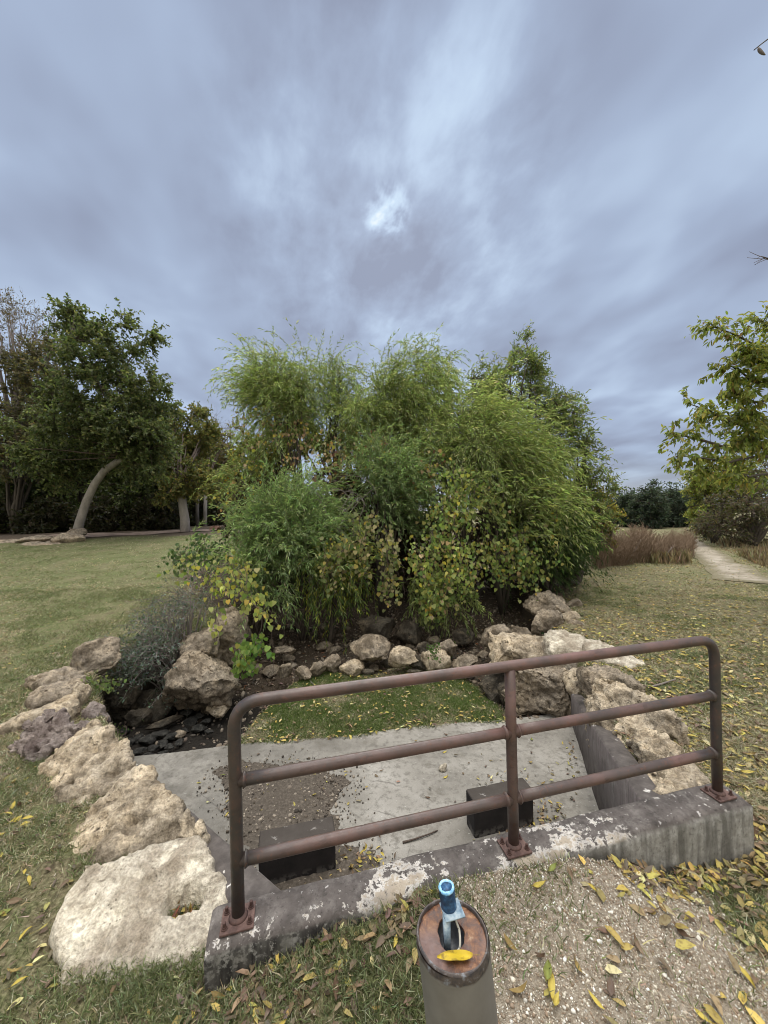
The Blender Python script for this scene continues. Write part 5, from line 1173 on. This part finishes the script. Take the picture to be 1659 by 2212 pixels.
def overhang():
    r = np.random.default_rng(150); d0 = 7.2; base = np.array([9.6, 8.2, gz1(9.6, 8.2)])
    t = empty('overhanging_tree', base, 'near tree at the right edge with green yellow leaflets reaching over the lawn', 'tree')
    tp = np.array([base, base+(-.05, 0, 1.2), base+(-.1, -.05, 2.4), base+(-.05, -.1, 4.2), base+(.1, -.2, 6.4)]); parts = [tube_arrays([tp], [[.26, .2, .18, .14, .08]], 10)]
    mains = [([tp[2], at(1700, 950, 7.4), at(1560, 965, 7.2), at(1440, 935, 7.0)], .06), ([tp[2], at(1690, 960, 7.3), at(1570, 1000, 7.0), at(1460, 985, 6.9)], .045), ([tp[3], at(1700, 800, 7.0), at(1620, 740, 6.8), at(1535, 705, 6.7)], .035), ([tp[3], at(1690, 850, 7.1), at(1620, 820, 6.9), at(1575, 790, 6.8)], .04),
             ([tp[2], at(1680, 940, 7.3), at(1560, 905, 7.1), at(1480, 870, 7.0)], .035), ([tp[3], at(1680, 860, 7.2), at(1630, 870, 6.9), at(1585, 850, 6.9)], .035), ([tp[4], at(1740, 620, 6.2), at(1690, 575, 6.0), at(1648, 556, 5.9)], .018), ([tp[4], at(1790, 250, 5.4), at(1720, 50, 5.0), at(1629, 108, 4.8)], .016), ([tp[2], at(1700, 1010, 7.4), at(1620, 1030, 7.2), at(1500, 1010, 7.1)], .035), ([tp[3], at(1720, 780, 7.1), at(1680, 720, 6.9), at(1640, 690, 6.8)], .035)]
    mains += [([tp[2], at(1690, 900, 7.4), at(1640, 905, 7.2), at(1600, 890, 7.1)], .035), ([tp[3], at(1700, 830, 7.0), at(1650, 790, 6.8), at(1610, 760, 6.7)], .03), ([tp[2], at(1700, 960, 7.4), at(1650, 960, 7.2), at(1610, 940, 7.1)], .03)]
    lines = []
    for pts, r0 in mains:
        pts = [np.array(p) for p in pts]; a = bez(pts[0], pts[1], pts[2], 9)[:-1]; b = bez(pts[2], (pts[2]+pts[3])/2+np.array([0, 0, .06]), pts[3], 7)
        ln = np.concatenate([a, b]); lines.append(ln); parts.append(tube_arrays([ln], [np.linspace(r0, .006, len(ln))], 6))
    V, fs = cat_mesh(parts); solid('trunk', V, fs, M['bark'], t, None, True)
    # leafy shoots with drooping leaflets
    S, D = [], []
    for q, ln in enumerate(lines):
        if q in (6, 7): continue
        for k in range(30 if q > 9 or q == 3 else 24):
            u = r.uniform(.42, 1)*(len(ln)-1.01); i = int(u); p = ln[i]*(1-u+i)+ln[i+1]*(u-i); S.append(p); D.append(unit((ln[i+1]-ln[i])/np.linalg.norm(ln[i+1]-ln[i])*.8+r.standard_normal(3)*np.array([.7, .7, .75])))
    S = np.array(S); D = np.array(D); n = len(S); K = 6; L_ = r.uniform(.25, .6, n); P = np.empty((n, K, 3)); Ds = np.empty((n, K, 3)); P[:, 0] = S; Ds[:, 0] = D; d = D
    for j in range(1, K): d = unit(d+np.array([0, 0, -.05])+r.standard_normal((n, 3))*.16); P[:, j] = P[:, j-1]+d*(L_/K)[:, None]; Ds[:, j] = d
    ex = []
    for q in (6,):   # bare twig
        e = lines[q][-1]
        for k in range(7): ex.append(bez(lines[q][-2-k % 3], lines[q][-2-k % 3]+np.array([-.10, 0, r.uniform(-.06, .1)]), lines[q][-2-k % 3]+np.array([r.uniform(-.3, -.12), r.normal()*.05, r.uniform(-.14, .2)]), 8))
    V, fs = cat_mesh([strand_tubes(P, .006, .002), strand_tubes(np.array(ex), .006, .003)]); solid('branches', V, fs, M['twig'], t)
    m = 20; ki = np.repeat(np.arange(n), m); nn = len(ki); u = r.integers(1, K, nn)
    LD = unit(Ds[ki, u]*.45+rvec(nn, r)*.75+np.array([0, 0, -.65])); L2 = r.uniform(.07, .13, nn)
    leaves('crown', P[ki, u]+r.standard_normal((nn, 3))*.02, LD, unit(rvec(nn, r)*.6+np.array([0, -.3, .7])), L2, L2*r.uniform(.34, .5, nn), pick(nn, [(.15, .19, .05), (.23, .265, .07), (.32, .34, .09), (.40, .36, .09), (.26, .17, .06)], [3, 4, 3, 1.0, .2], .18, r), BROAD, t)
    e = lines[7][-1]+np.array([.05, 0, .03]); c = bez(e, e+np.array([.02, 0, -.06]), e+np.array([.07, -.02, -.12]), 9); V, f = tube_arrays([c], [[.004, .013, .017, .018, .018, .016, .014, .01, .003]], 8); solid('seed_pod', V, f, M['twig_grey'], t, None, True)
overhang()

PATH_L = [(1545, 1252), (1520, 1226), (1500, 1205), (1490, 1188), (1486, 1175), (1484, 1160)]; PATH_R = [(1720, 1266), (1655, 1242), (1606, 1216), (1566, 1197), (1534, 1182), (1508, 1163)]
PATHP = np.array([atz(*p, -.2)[:2] for p in PATH_L+PATH_R[::-1]])
def weeds():
    r = np.random.default_rng(160); n = 2600; px = 1500-222*r.random(n)**.85; yb = np.interp(px, [1295, 1330, 1420, 1500], [1228, 1222, 1214, 1206])-r.random(n)**1.2*40*np.interp(px, [1295, 1500], [1, .8])
    B = np.array([atz(a, b, -.2) for a, b in zip(px, yb)]); B[:, 2] = gz(B[:, 0], B[:, 1]); hgt = (r.uniform(.35, 1.15, n)+.35*vnoise(np.stack([px*.06, px*0, px*0], 1)))*np.interp(px, [1300, 1500], [1.05, .75])
    K = 5; P = np.empty((n, K, 3)); P[:, 0] = B; d = unit(rvec(n, r)*.26+np.array([.06, 0, 1.]))
    for j in range(1, K): d = unit(d+r.standard_normal((n, 3))*.10); P[:, j] = P[:, j-1]+d*(hgt/K)[:, None]
    b2i = np.repeat(np.arange(n), 3); m = len(b2i); Q = np.empty((m, 3, 3)); Q[:, 0] = P[b2i, r.integers(2, K, m)]; dd = unit(rvec(m, r)*.8+np.array([0, 0, .8]))
    for j in (1, 2): Q[:, j] = Q[:, j-1]+dd*r.uniform(.06, .16, m)[:, None]
    V, fs = cat_mesh([strand_tubes(P, .008, .003), strand_tubes(Q, .007, .004)]); o = solid('dry_weeds', V, fs, M['weed']); tag(o, 'thicket of dry reddish brown weed stems at the end of the right lawn', 'weeds', kind='stuff')
    # tan dead grass beside the path
    n = 9000; px = np.concatenate([r.uniform(1560, 1760, 6500), r.uniform(1400, 1500, 2500)]); yb = np.concatenate([r.uniform(1172, 1226, 6500)-np.clip((1600-px[:6500])*.35, 0, 40), r.uniform(1196, 1216, 2500)])
    B = np.array([atz(a, b, -.2) for a, b in zip(px, yb)]); B[:, :2] += r.standard_normal((n, 2))*.35; B[:, 2] = gz(B[:, 0], B[:, 1]); k_ = poly_sd(B[:, 0], B[:, 1], PATHP) > .25; B = B[k_]; n = len(B); cl = .5+.7*fbm2(B[:, 0], B[:, 1], 1.1, 3, 2.); L_ = np.clip(cl, .12, 1)*r.uniform(.18, .55, n)
    leaves_o = leaves('dead_grass', B, unit(rvec(n, r)*.4+np.array([0, 0, 1.])), rvec(n, r), L_, r.uniform(.012, .03, n), pick(n, [(.30, .235, .15), (.38, .31, .2), (.22, .17, .11)], [2, 2, 1], .15, r), LANCE, None, 'grass')
    tag(leaves_o, 'tall tan dead grass beside the gravel path', 'grass', kind='stuff')
    for k, (a, b, m, lab) in enumerate((((1352, 1218), (1385, 1165), (1372, 1190), 'pale dead branch slanting in front of the weeds, left one'), ((1432, 1214), (1452, 1182), (1440, 1196), 'short pale dead branch slanting in front of the weeds, right one'))):
        A_ = atz(*a, -.2); d = A_[1]; B_ = at(*b, d); Mx = at(*m, d-.1); V, f = tube_arrays([bez(A_, Mx, B_, 8)], [np.linspace(.02, .008, 8)], 6); tag(solid('dead_branch', V, f, M['twig_grey'], None, A_, True), lab, 'branch')
weeds()
def strip(name, left, right, m, lift=.02):
    L_ = np.array([atz(*p, -.2)[:2] for p in left]); R_ = np.array([atz(*p, -.2)[:2] for p in right]); n = len(L_); u = np.linspace(0, 1, 9)
    tt = np.linspace(0, n-1, 60); L2 = np.stack([np.interp(tt, np.arange(n), L_[:, k]) for k in (0, 1)], 1); R2 = np.stack([np.interp(tt, np.arange(n), R_[:, k]) for k in (0, 1)], 1)
    wob = .16*fbm(np.stack([tt*1.7, tt*0, tt*0], 1), 3)[:, None]; L2[:, :1] += wob; R2[:, :1] += wob[::-1]
    G = L2[:, None]*(1-u[None, :, None])+R2[:, None]*u[None, :, None]; Z = gz(G[..., 0], G[..., 1])+lift
    V = np.concatenate([G, Z[..., None]], -1).reshape(-1, 3); e_ = np.maximum(np.repeat(np.abs(u*2-1)[None], 60, 0), np.clip(1.1-tt*2.2, 0, 1)[:, None]).ravel()[:, None].repeat(3, 1); i = np.arange(60*9).reshape(60, 9); f = np.stack([i[:-1, :-1], i[:-1, 1:], i[1:, 1:], i[1:, :-1]], -1).reshape(-1, 4)
    tag(solid(name, V, f, m, smooth=True, col=e_), kind='structure')
strip('gravel_path', PATH_L, PATH_R, M['path'])
def far_dirt():
    # dirt path at the edge of the left woods
    xs = np.linspace(-17, -6.5, 40); u = np.linspace(0, 1, 7); yc = 18.9+.14*(xs+17)+.3*np.sin(xs)
    G = np.stack([np.repeat(xs[:, None], 7, 1), yc[:, None]+(u[None]-.5)*(1.6+.3*np.sin(xs*2))[:, None]+2.2*sstep(-11, -7, xs)[:, None]], -1); Z = gz(G[..., 0], G[..., 1])+.03
    V = np.concatenate([G, Z[..., None]], -1).reshape(-1, 3); i = np.arange(280).reshape(40, 7); f = np.stack([i[:-1, :-1], i[1:, :-1], i[1:, 1:], i[:-1, 1:]], -1).reshape(-1, 4)
    tag(solid('dirt_path', V, f, M['dirt'], smooth=True), kind='structure')
far_dirt()

# ================================================================ grass, pebbles, fallen leaves
def visible(x, y, m=1.08): return (np.abs(x) < y*m+.25)
HWPOLY = np.array([H(S_END[0], T_F-.005)[:2], H(S_END[1], T_F-.005)[:2], H(S_END[1], T_B)[:2], H(S_END[0], T_B)[:2]])
def grass(name, n, ylo, yhi, hgt, wid, seed, label, patch=False, power=1.0):
    r = np.random.default_rng(seed)
    y = ylo+(yhi-ylo)*r.random(n*3)**power; x = (r.random(n*3)*2-1)*(y*1.1+.3)
    if patch: x = r.uniform(-2.4, 1.9, n*3); y = r.uniform(4.2, 6.6, n*3)
    sd = poly_sd(x, y, CH); hb = poly_sd(x, y, HWPOLY)
    if patch: p = patch_mask(x, y)
    else:
        p = (sd > .1)*(hb > .012)*(1-.88*gravel_mask(x, y))*(1-litter_mask(x, y))
        dd = fbm2(x, y, 3.1, 3, 11.)
        p = p*np.clip(.58+.75*dd, .04, 1)
    k = r.random(n*3) < p; x, y = x[k][:n], y[k][:n]; n = len(x); z = gz(x, y)-.004
    g = .44+.9*fbm2(x, y, 1.3, 3, 3.0)+.5*fbm2(x, y, 6, 2, 5.0)
    if patch: g = g+.24
    else: g = g+np.where((x < -1) & (y > 4), .16, 0)+np.where(x > 1.6, -.22, 0)+np.where((x < -1.2) & (y < 4.5), -.02, 0)-.3*gravel_mask(x, y)
    isg = r.random(n) < np.clip(g, .08, .92)
    cg = pick(n, [(.105, .125, .055), (.17, .195, .092), (.245, .265, .145), (.32, .335, .21)], [3, 4, 2, 1], .16, r); cs = pick(n, [(.36, .315, .215), (.48, .43, .31), (.19, .155, .10), (.58, .53, .41)], [3, 3, 2, 1], .14, r)
    col = np.where(isg[:, None], cg, cs)
    if patch: col = np.where(isg[:, None], pick(n, [(.075, .115, .03), (.115, .165, .045), (.17, .22, .07)], [3, 4, 2], .15, r), cs)
    D = unit(rvec(n, r)*np.array([1, 1, .3])*np.where(isg, .75, 1.25)[:, None]+np.array([0, 0, .8])); Hh = hgt*r.uniform(.5, 1.35, n); W = wid*r.uniform(.7, 1.3, n)
    B = unit(np.cross(D, rvec(n, r))); bend = unit(rvec(n, r)*np.array([1, 1, 0])+np.array([0, 0, -.25]))*.35*Hh[:, None]
    P = np.stack([x, y, z], 1)
    V = np.stack([P-B*W[:, None]*.5, P+B*W[:, None]*.5, P+D*(Hh*.55)[:, None]-B*W[:, None]*.38, P+D*(Hh*.55)[:, None]+B*W[:, None]*.38, P+D*Hh[:, None]+bend], 1)
    i = (np.arange(n)*5)[:, None]; q = i+np.array([[0, 1, 3, 2]]); t_ = i+np.array([[2, 3, 4]])
    o = solid(name, V.reshape(-1, 3), [q, t_], M['grass'], None, None, True, np.repeat(col, 5, 0)); tag(o, label, 'grass', kind='stuff')
grass('near_grass', 150000, .75, 3.4, .046, .0042, 201, 'short green and straw coloured grass around the headwall', power=.9)
grass('lawn_grass', 140000, 3.0, 9.0, .046, .0068, 202, 'short dry grass of the lawns on both sides of the channel', power=.9)
grass('far_lawn_grass', 90000, 8.0, 22.0, .045, .013, 203, 'short grass of the far lawns')
grass('patch_grass', 80000, 0, 0, .042, .0042, 204, 'low green grass patch at the end of the concrete slab', True)

def pebbles(name, n, region, size, seed, pal, label):
    r = np.random.default_rng(seed); x, y, z = region(r, n); n = len(x); V0, f0 = ico(1); s_ = size*np.exp(r.standard_normal(n)*.45)
    Rm = unit(r.standard_normal((n, len(V0), 3))*.35+V0[None]); V = V0[None]*(1+.22*r.standard_normal((n, len(V0), 1)))*s_[:, None, None]*r.uniform(.6, 1.2, (n, 1, 3))
    V = V+np.stack([x, y, z+s_*.2], 1)[:, None]; f = (f0[None]+(np.arange(n)*len(V0))[:, None, None]).reshape(-1, 3)
    col = np.repeat(np.clip(np.array(pal)[r.integers(len(pal), size=n)]*(1+.14*r.standard_normal((n, 1))), .01, .8), len(V0), 0); tag(solid(name, V.reshape(-1, 3), f, M['pebble'], None, None, False, col), label, 'gravel', kind='stuff')
def reg_gravel(r, n):
    s = r.uniform(.2, 3.2, n*4); t = r.uniform(-1.75, T_F-.01, n*4); x = HW0[0]+HU[0]*s+HN[0]*t; y = HW0[1]+HU[1]*s+HN[1]*t; k = r.random(n*4) < gravel_mask(x, y)**1.3; x, y = x[k][:n], y[k][:n]; return x, y, gz(x, y)
pebbles('gravel', 28000, reg_gravel, .0025, 210, [(.50, .44, .35), (.58, .53, .44), (.36, .29, .215), (.30, .225, .16), (.26, .19, .13), (.70, .67, .6)], 'pale limestone gravel behind the headwall, right of the steel post')
def reg_litter(r, n):
    x = r.uniform(-3.6, 3.2, n*4); y = r.uniform(4.1, 9, n*4); q = edge_q(x, y); k = (poly_sd(x, y, CH) < -.05) & (q > .0) & (patch_mask(x, y) < .1); x, y = x[k][:n], y[k][:n]; return x, y, gz(x, y)
pebbles('channel_gravel', 2600, reg_litter, .018, 211, [(.20, .16, .12), (.12, .09, .07), (.28, .235, .185), (.06, .05, .04)], 'small stones in the channel bed')
# mud spread on the slab
MUDP = np.array([atz(*p, ZS)[:2] for p in ((470, 1672), (520, 1650), (600, 1648), (700, 1668), (755, 1690), (745, 1730), (735, 1770), (735, 1830), (800, 1850), (830, 1890), (830, 1960), (560, 1960), (520, 1800), (480, 1720))])
def mud():
    xs = np.arange(-1.9, .4, .016); ys = np.arange(2.1, 4.3, .016); X, Y = np.meshgrid(xs, ys); sd = poly_sd(X, Y, MUDP)+.10*fbm2(X, Y, 5, 4, 3.)
    Z = ZS+.005+.016*sstep(.02, -.25, sd)*(.6+.5*fbm2(X, Y, 6, 4, 1.))+.006*fbm2(X, Y, 30, 2, 2.)-.02*sstep(-.03, .04, sd); V = np.stack([X, Y, Z], -1).reshape(-1, 3)
    i = np.arange(X.size).reshape(X.shape); f = np.stack([i[:-1, :-1], i[:-1, 1:], i[1:, 1:], i[1:, :-1]], -1).reshape(-1, 4); f = f[(sd.ravel()[f] < .035).all(1)]
    u, inv = np.unique(f, return_inverse=True); tag(solid('mud', V[u], inv.reshape(-1, 4), M['mud'], smooth=True), 'dark gritty mud spread on the concrete slab behind the left post', 'mud', kind='stuff')
mud()
def reg_mud(r, n):
    x = r.uniform(-1.9, .4, n*4); y = r.uniform(2.1, 4.3, n*4); k = poly_sd(x, y, MUDP)+.15*r.standard_normal(n*4) < -.02; x, y = x[k][:n], y[k][:n]; return x, y, np.full(len(x), ZS+.008)
pebbles('mud_grit', 2600, reg_mud, .006, 212, [(.10, .08, .06), (.2, .165, .13), (.33, .28, .22), (.05, .04, .03)], 'grit and crumbs lying in the mud on the slab')

# fallen leaves: a few meshes, copied
def leaf_mesh(kind, L_, Wd, curl, fold, seed, c0, c1_):
    r = np.random.default_rng(seed); nu, nv = 11, 5; u = np.linspace(0, 1, nu); v = np.linspace(-1, 1, nv)
    w_ = np.sin(np.pi*u**.8)**1.2*(1-.12*u); w_[0] = .04; w_[-1] = .02
    X = (u[:, None]-.5)*L_+0*v[None]; Y = v[None]*w_[:, None]*Wd/2; Z = fold*np.abs(v[None])*w_[:, None]*Wd+curl*((u[:, None]-.5)**2)*L_*4*.25+.10*Wd*np.sin(u[:, None]*7+seed+v[None]*1.5)
    Y = Y+.12*L_*(u[:, None]-.5)**2*r.choice([-1, 1])
    V = np.stack([X, Y, Z], -1).reshape(-1, 3); V[:, 2] -= V[:, 2].min()-.001
    i = np.arange(nu*nv).reshape(nu, nv); f = np.stack([i[:-1, :-1], i[:-1, 1:], i[1:, 1:], i[1:, :-1]], -1).reshape(-1, 4)
    k = np.clip(.5+.6*fbm(V*40+seed, 2), 0, 1)[:, None]; col = np.array(c0)*(1-k)+np.array(c1_)*k; mid = np.exp(-(np.repeat(v[None], nu, 0).ravel()/.22)**2)[:, None]; col = col*(1+.18*mid)
    st, fs = tube_arrays([[V[2], np.array([-.5*L_-.001, V[2, 1], V[2, 2]]), np.array([-.5*L_-.016, V[2, 1]+.003, V[2, 2]+.002])]], [[.0007, .0008, .0005]], 4)
    VV, ff = cat_mesh([(V, f), (st, fs)]); col = np.concatenate([col, np.tile(np.array(c1_)*.7, (len(st), 1))])
    return mesh_np('fallen_leaf', VV, ff, M['dry'], True, col)
YL = [((.47, .37, .07), (.38, .29, .06)), ((.54, .44, .10), (.45, .35, .07)), ((.40, .34, .08), (.29, .25, .08)), ((.34, .25, .08), (.22, .15, .06))]
BL = [((.15, .095, .06), (.09, .055, .035)), ((.22, .16, .10), (.14, .09, .06))]; GLf = [((.27, .29, .07), (.19, .22, .05))]
LM = {'yellow': [leaf_mesh(0, .058+.011*(k % 3), .019+.005*(k % 2), (-.5, .7, .3, 1.1)[k % 4], (.1, .25, .05, .3)[k % 4], k, *YL[k % 4]) for k in range(8)],
      'brown': [leaf_mesh(0, .07, .024, (.9, -.4, 1.3)[k % 3], .3, 20+k, *BL[k % 2]) for k in range(4)], 'green': [leaf_mesh(0, .078, .03, .4, .15, 30, *GLf[0])]}
def put_leaf(x, y, z, r, kind, label, group, scale=1.0, nrm=None, tilt=.25):
    o = bpy.data.objects.new('fallen_leaf', LM[kind][r.integers(len(LM[kind]))]); C.objects.link(o); o.location = (x, y, z)
    o.rotation_euler = (r.normal()*tilt, r.normal()*tilt, r.uniform(0, 6.28)); s_ = scale*r.uniform(.75, 1.2); o.scale = (s_, s_, s_); tag(o, label, 'leaf', group); return o
rl = np.random.default_rng(220)
zones = [('right', 136, lambda: (rl.uniform(.7, 3.4), rl.uniform(1.1, 3.2)), lambda x, y: poly_sd(x, y, CH)[0] > .14 and poly_sd(x, y, HWPOLY)[0] > .03 and gravel_mask(x, y)[0] < .35 and (x[0] > .55*y[0]), 'fallen leaf on the grass right of the gravel'),
         ('gravel', 34, lambda: (rl.uniform(.3, 1.9), rl.uniform(1.0, 2.2)), lambda x, y: poly_sd(x, y, HWPOLY)[0] > .03 and gravel_mask(x, y)[0] > .4 and ((x[0]-HW0[0])*HN[0]+(y[0]-HW0[1])*HN[1]) < T_F-.03, 'fallen leaf on the gravel behind the headwall'),
         ('front', 26, lambda: (rl.uniform(-.8, .25), rl.uniform(1.1, 1.9)), lambda x, y: poly_sd(x, y, HWPOLY)[0] > .02 and ((x[0]-HW0[0])*HN[0]+(y[0]-HW0[1])*HN[1]) < T_F-.015 and gravel_mask(x, y)[0] < .5, 'fallen leaf on the grass between the headwall and the steel post'),
         ('left', 48, lambda: (rl.uniform(-3.2, -.75), rl.uniform(1.1, 2.9)), lambda x, y: poly_sd(x, y, CH)[0] > .75 and visible(x, y)[0], 'fallen leaf on the grass left of the boulders'),
         ('slab', 44, lambda: (rl.uniform(-1.9, 2.0), rl.uniform(2.1, 4.5)), lambda x, y: poly_sd(x, y, CH)[0] < -.12 and edge_q(x, y)[0] < -.1, 'fallen leaf lying on the concrete slab')]
for zn, n, gen, ok, lab in zones:
    c = 0; tries = 0
    while c < n and tries < 20000:
        tries += 1; x, y = gen(); X, Y = np.array([x]), np.array([y])
        if not visible(X, Y, 1.02)[0] or not ok(X, Y): continue
        if (x-POST[0]-.04)**2+(y-POST[1])**2 < .02: continue
        k = rl.choice(['yellow', 'brown', 'green'], p=[.64, .31, .05]); z = ZS+.004 if zn == 'slab' else gz1(x, y)+.010
        put_leaf(x, y, z, rl, k, {'yellow': 'yellow', 'brown': 'dry brown', 'green': 'greenish'}[k]+' '+lab, {'yellow': 'yellow', 'brown': 'brown', 'green': 'greenish'}[k]+' leaves '+{'right': 'on the right grass', 'gravel': 'on the gravel', 'front': 'before the headwall', 'left': 'on the left grass', 'slab': 'on the slab'}[zn], {'slab': .8, 'front': .82}.get(zn, 1.0), tilt=.12 if zn == 'slab' else .3); c += 1
# the leaf on the post cap
o = bpy.data.objects.new('fallen_leaf', leaf_mesh(0, .080, .031, .12, .04, 41, (.60, .43, .03), (.54, .37, .035))); C.objects.link(o)
pc = atz(983, 2070, .692); o.location = (pc[0], pc[1]+.004, .6895); o.rotation_euler = (.10, -.03, R(183)); tag(o, 'single large yellow leaf lying on the rusty cap of the steel post', 'leaf')
# leaf pile beside the left block
for k in range(26):
    p = atz(rl.normal(785, 30), rl.normal(1868, 24), ZS); put_leaf(p[0], p[1], ZS+rl.uniform(.02, .045), rl, 'yellow' if k % 3 else 'brown', ('yellow' if k % 3 else 'dry brown')+' fallen leaf in the heap beside the left baffle block', ('yellow' if k % 3 else 'brown')+' leaves heaped on the slab', .85, tilt=.5)
def litter(name, n, region, size, seed, pal, wts, label, lift=.006, tpl=BROAD, wr=.42, flat=.35):
    r = np.random.default_rng(seed); x, y, z = region(r, n); n = len(x)
    P = np.stack([x, y, z+lift], 1); Nn = unit(np.array([0, 0, 1.])+rvec(n, r)*flat); D = unit(np.cross(Nn, rvec(n, r))); L_ = size*r.uniform(.6, 1.3, n)
    tag(leaves(name, P, D, Nn, L_, L_*wr*r.uniform(.7, 1.2, n), pick(n, pal, wts, .2, r), tpl, None, 'dry'), label, 'leaves', kind='stuff')
YB = [(.46, .37, .10), (.37, .30, .11), (.27, .20, .115), (.15, .11, .075), (.58, .52, .27)]
def reg_right(r, n):
    y = r.uniform(1.3, 13, n*5); x = r.uniform(.2, 13, n*5); k = (x > .30*y+.35) & visible(x, y) & (poly_sd(x, y, CH) > .05) & (poly_sd(x, y, HWPOLY) > .02) & (r.random(n*5) < np.clip(1.3-.14*y, .10, 1)*(1-.75*gravel_mask(x, y))); x, y = x[k][:n], y[k][:n]; return x, y, gz(x, y)
litter('leaf_litter_right', 13000, reg_right, .066, 230, YB, [3.4, 2.6, 2.2, 2.6, .7], 'yellow and brown leaf litter scattered over the right lawn', .014)
def reg_left(r, n):
    y = r.uniform(1.0, 12, n*5); x = r.uniform(-12, -.5, n*5); k = visible(x, y) & (poly_sd(x, y, CH) > .3) & (r.random(n*5) < np.clip(1.0-.12*y, .1, 1)); x, y = x[k][:n], y[k][:n]; return x, y, gz(x, y)
litter('leaf_litter_left', 3200, reg_left, .045, 231, YB, [.8, 1.6, 2, 5, .7], 'sparse leaf litter on the left lawn', .012)
def reg_front(r, n):
    s = r.uniform(-.2, 1.5, n*6); t = T_F-.012-np.abs(r.normal(0, .16, n*6)); x = HW0[0]+HU[0]*s+HN[0]*t; y = HW0[1]+HU[1]*s+HN[1]*t; k = gravel_mask(x, y) < r.random(n*6)*.6; x, y = x[k][:n], y[k][:n]; return x, y, gz(x, y)
litter('leaf_litter_headwall', 330, reg_front, .05, 232, YB, [.5, .9, 3, 6, .2], 'brown leaf litter gathered along the foot of the headwall', .012)
def reg_end(r, n):
    s = np.concatenate([r.uniform(1.75, 2.8, n*4), HWL+.14+np.abs(r.normal(0, .22, n*2))]); t = np.concatenate([T_F-.012-np.abs(r.normal(0, .11, n*4)), r.uniform(-.35, .5, n*2)]); x = HW0[0]+HU[0]*s+HN[0]*t; y = HW0[1]+HU[1]*s+HN[1]*t; k = r.permutation(len(x)); x, y = x[k][:n], y[k][:n]; return x, y, gz(x, y)
litter('leaf_drift', 430, reg_end, .05, 237, YB, [3, 3, 3, 3, .5], 'drift of yellow and brown leaves against the right end of the headwall', .016, flat=.6)
def reg_chan(r, n):
    x = r.uniform(-5, 5, n*5); y = r.uniform(4.3, 12, n*5); k = (litter_mask(x, y) > .4) & (edge_q(x, y) > .02) & ((x > -1.8) | (y > 6)) & (np.abs(x) < 5); x, y = x[k][:n], y[k][:n]; return x, y, gz(x, y)
litter('leaf_litter_channel', 9000, reg_chan, .07, 233, [(.14, .10, .07), (.22, .165, .12), (.34, .28, .21), (.08, .058, .042), (.30, .14, .07)], [4, 3, 2.2, 3, .4], 'brown leaf litter under the willows in the channel', .01)
def reg_patch(r, n):
    x = r.uniform(-2.2, 1.8, n*5); y = r.uniform(4.2, 6.3, n*5); e = np.exp(-(edge_q(x, y)/.14)**2); k = (patch_mask(x, y) > .2) & (r.random(n*5) < .25+.75*e); x, y = x[k][:n], y[k][:n]; return x, y, gz(x, y)
litter('leaf_litter_patch', 620, reg_patch, .055, 234, YB, [3, 2, 1.5, 1, 1], 'yellow leaves strewn on the grass patch', .03)
def reg_slab(r, n):
    a = [(780, 1870, 34, 26), (1180, 1770, 22, 16), (1120, 1800, 40, 10), (740, 1920, 30, 14), (1100, 1690, 60, 30), (640, 1700, 70, 40), (1240, 1600, 8, 60)]
    P = np.array([atz(r.normal(c[0], c[2]), r.normal(c[1], c[3]), ZS) for c in a for _ in range(n//7)]); k = (poly_sd(P[:, 0], P[:, 1], CH) < -.06) & (edge_q(P[:, 0], P[:, 1]) < -.05); return P[k, 0], P[k, 1], P[k, 2]
litter('leaf_litter_slab', 520, reg_slab, .042, 235, YB, [2, 1.5, 2.5, 4, .3], 'small dry leaves and crumbs drifted on the concrete slab', .012, flat=.5)
def hole_fill():
    r = np.random.default_rng(236); n = 60; P = np.stack([hp[0]+r.normal(0, .03, n), hp[1]+r.normal(0, .02, n), np.full(n, hp[2]-.075)+r.random(n)*.03], 1)
    t = leaves('leaf_fill', P, rvec(n, r), unit(rvec(n, r)*.6+np.array([0, 0, 1])), r.uniform(.02, .05, n), r.uniform(.01, .02, n), pick(n, YB+[(.08, .14, .05), (.28, .09, .05)], [2, 2, 2, 2, .5, 3, 2], .2, r), BROAD, None, 'dry', (hp[0], hp[1], hp[2]-.08)); tag(t, 'leaves and tiny weeds filling the hole in the pale boulder', 'leaves', kind='stuff')
hole_fill()
# sticks
for k, (a, b, z, rad, lab) in enumerate((((905, 1878), (925, 1845), ZS, .006, 'pale stick on the slab pointing at the headwall'), ((870, 1822), (945, 1796), ZS, .009, 'brown knobbly twig on the slab below the lower rail'), ((1040, 1818), (1120, 1790), ZS, .005, 'thin twig beside the right baffle block'), ((690, 1700), (712, 1728), ZS, .006, 'short dark curved twig on the mud'), ((1400, 1484), (1460, 1468), -.2, .012, 'brown stick on the right lawn behind the boulders'), ((668, 1470), (690, 1500), -.88, .008, 'thin branch lying on the left of the grass patch'))):
    A_, B_ = atz(*a, z), atz(*b, z)
    if z > -.5: A_[2] = gz1(*A_[:2]); B_[2] = gz1(*B_[:2])
    m = (A_+B_)/2+np.array([.03, -.02, .015]); V, f = tube_arrays([bez(A_+np.array([0, 0, rad]), m+np.array([0, 0, rad]), B_+np.array([0, 0, rad]), 8)+.0*A_], [np.linspace(rad, rad*.5, 8)], 7); V = V+fbm(V*60, 2)[:, None]*.002
    tag(solid('stick', V, f, M['twig'] if k in (1, 3) else M['twig_grey'], None, A_, True), lab, 'stick')
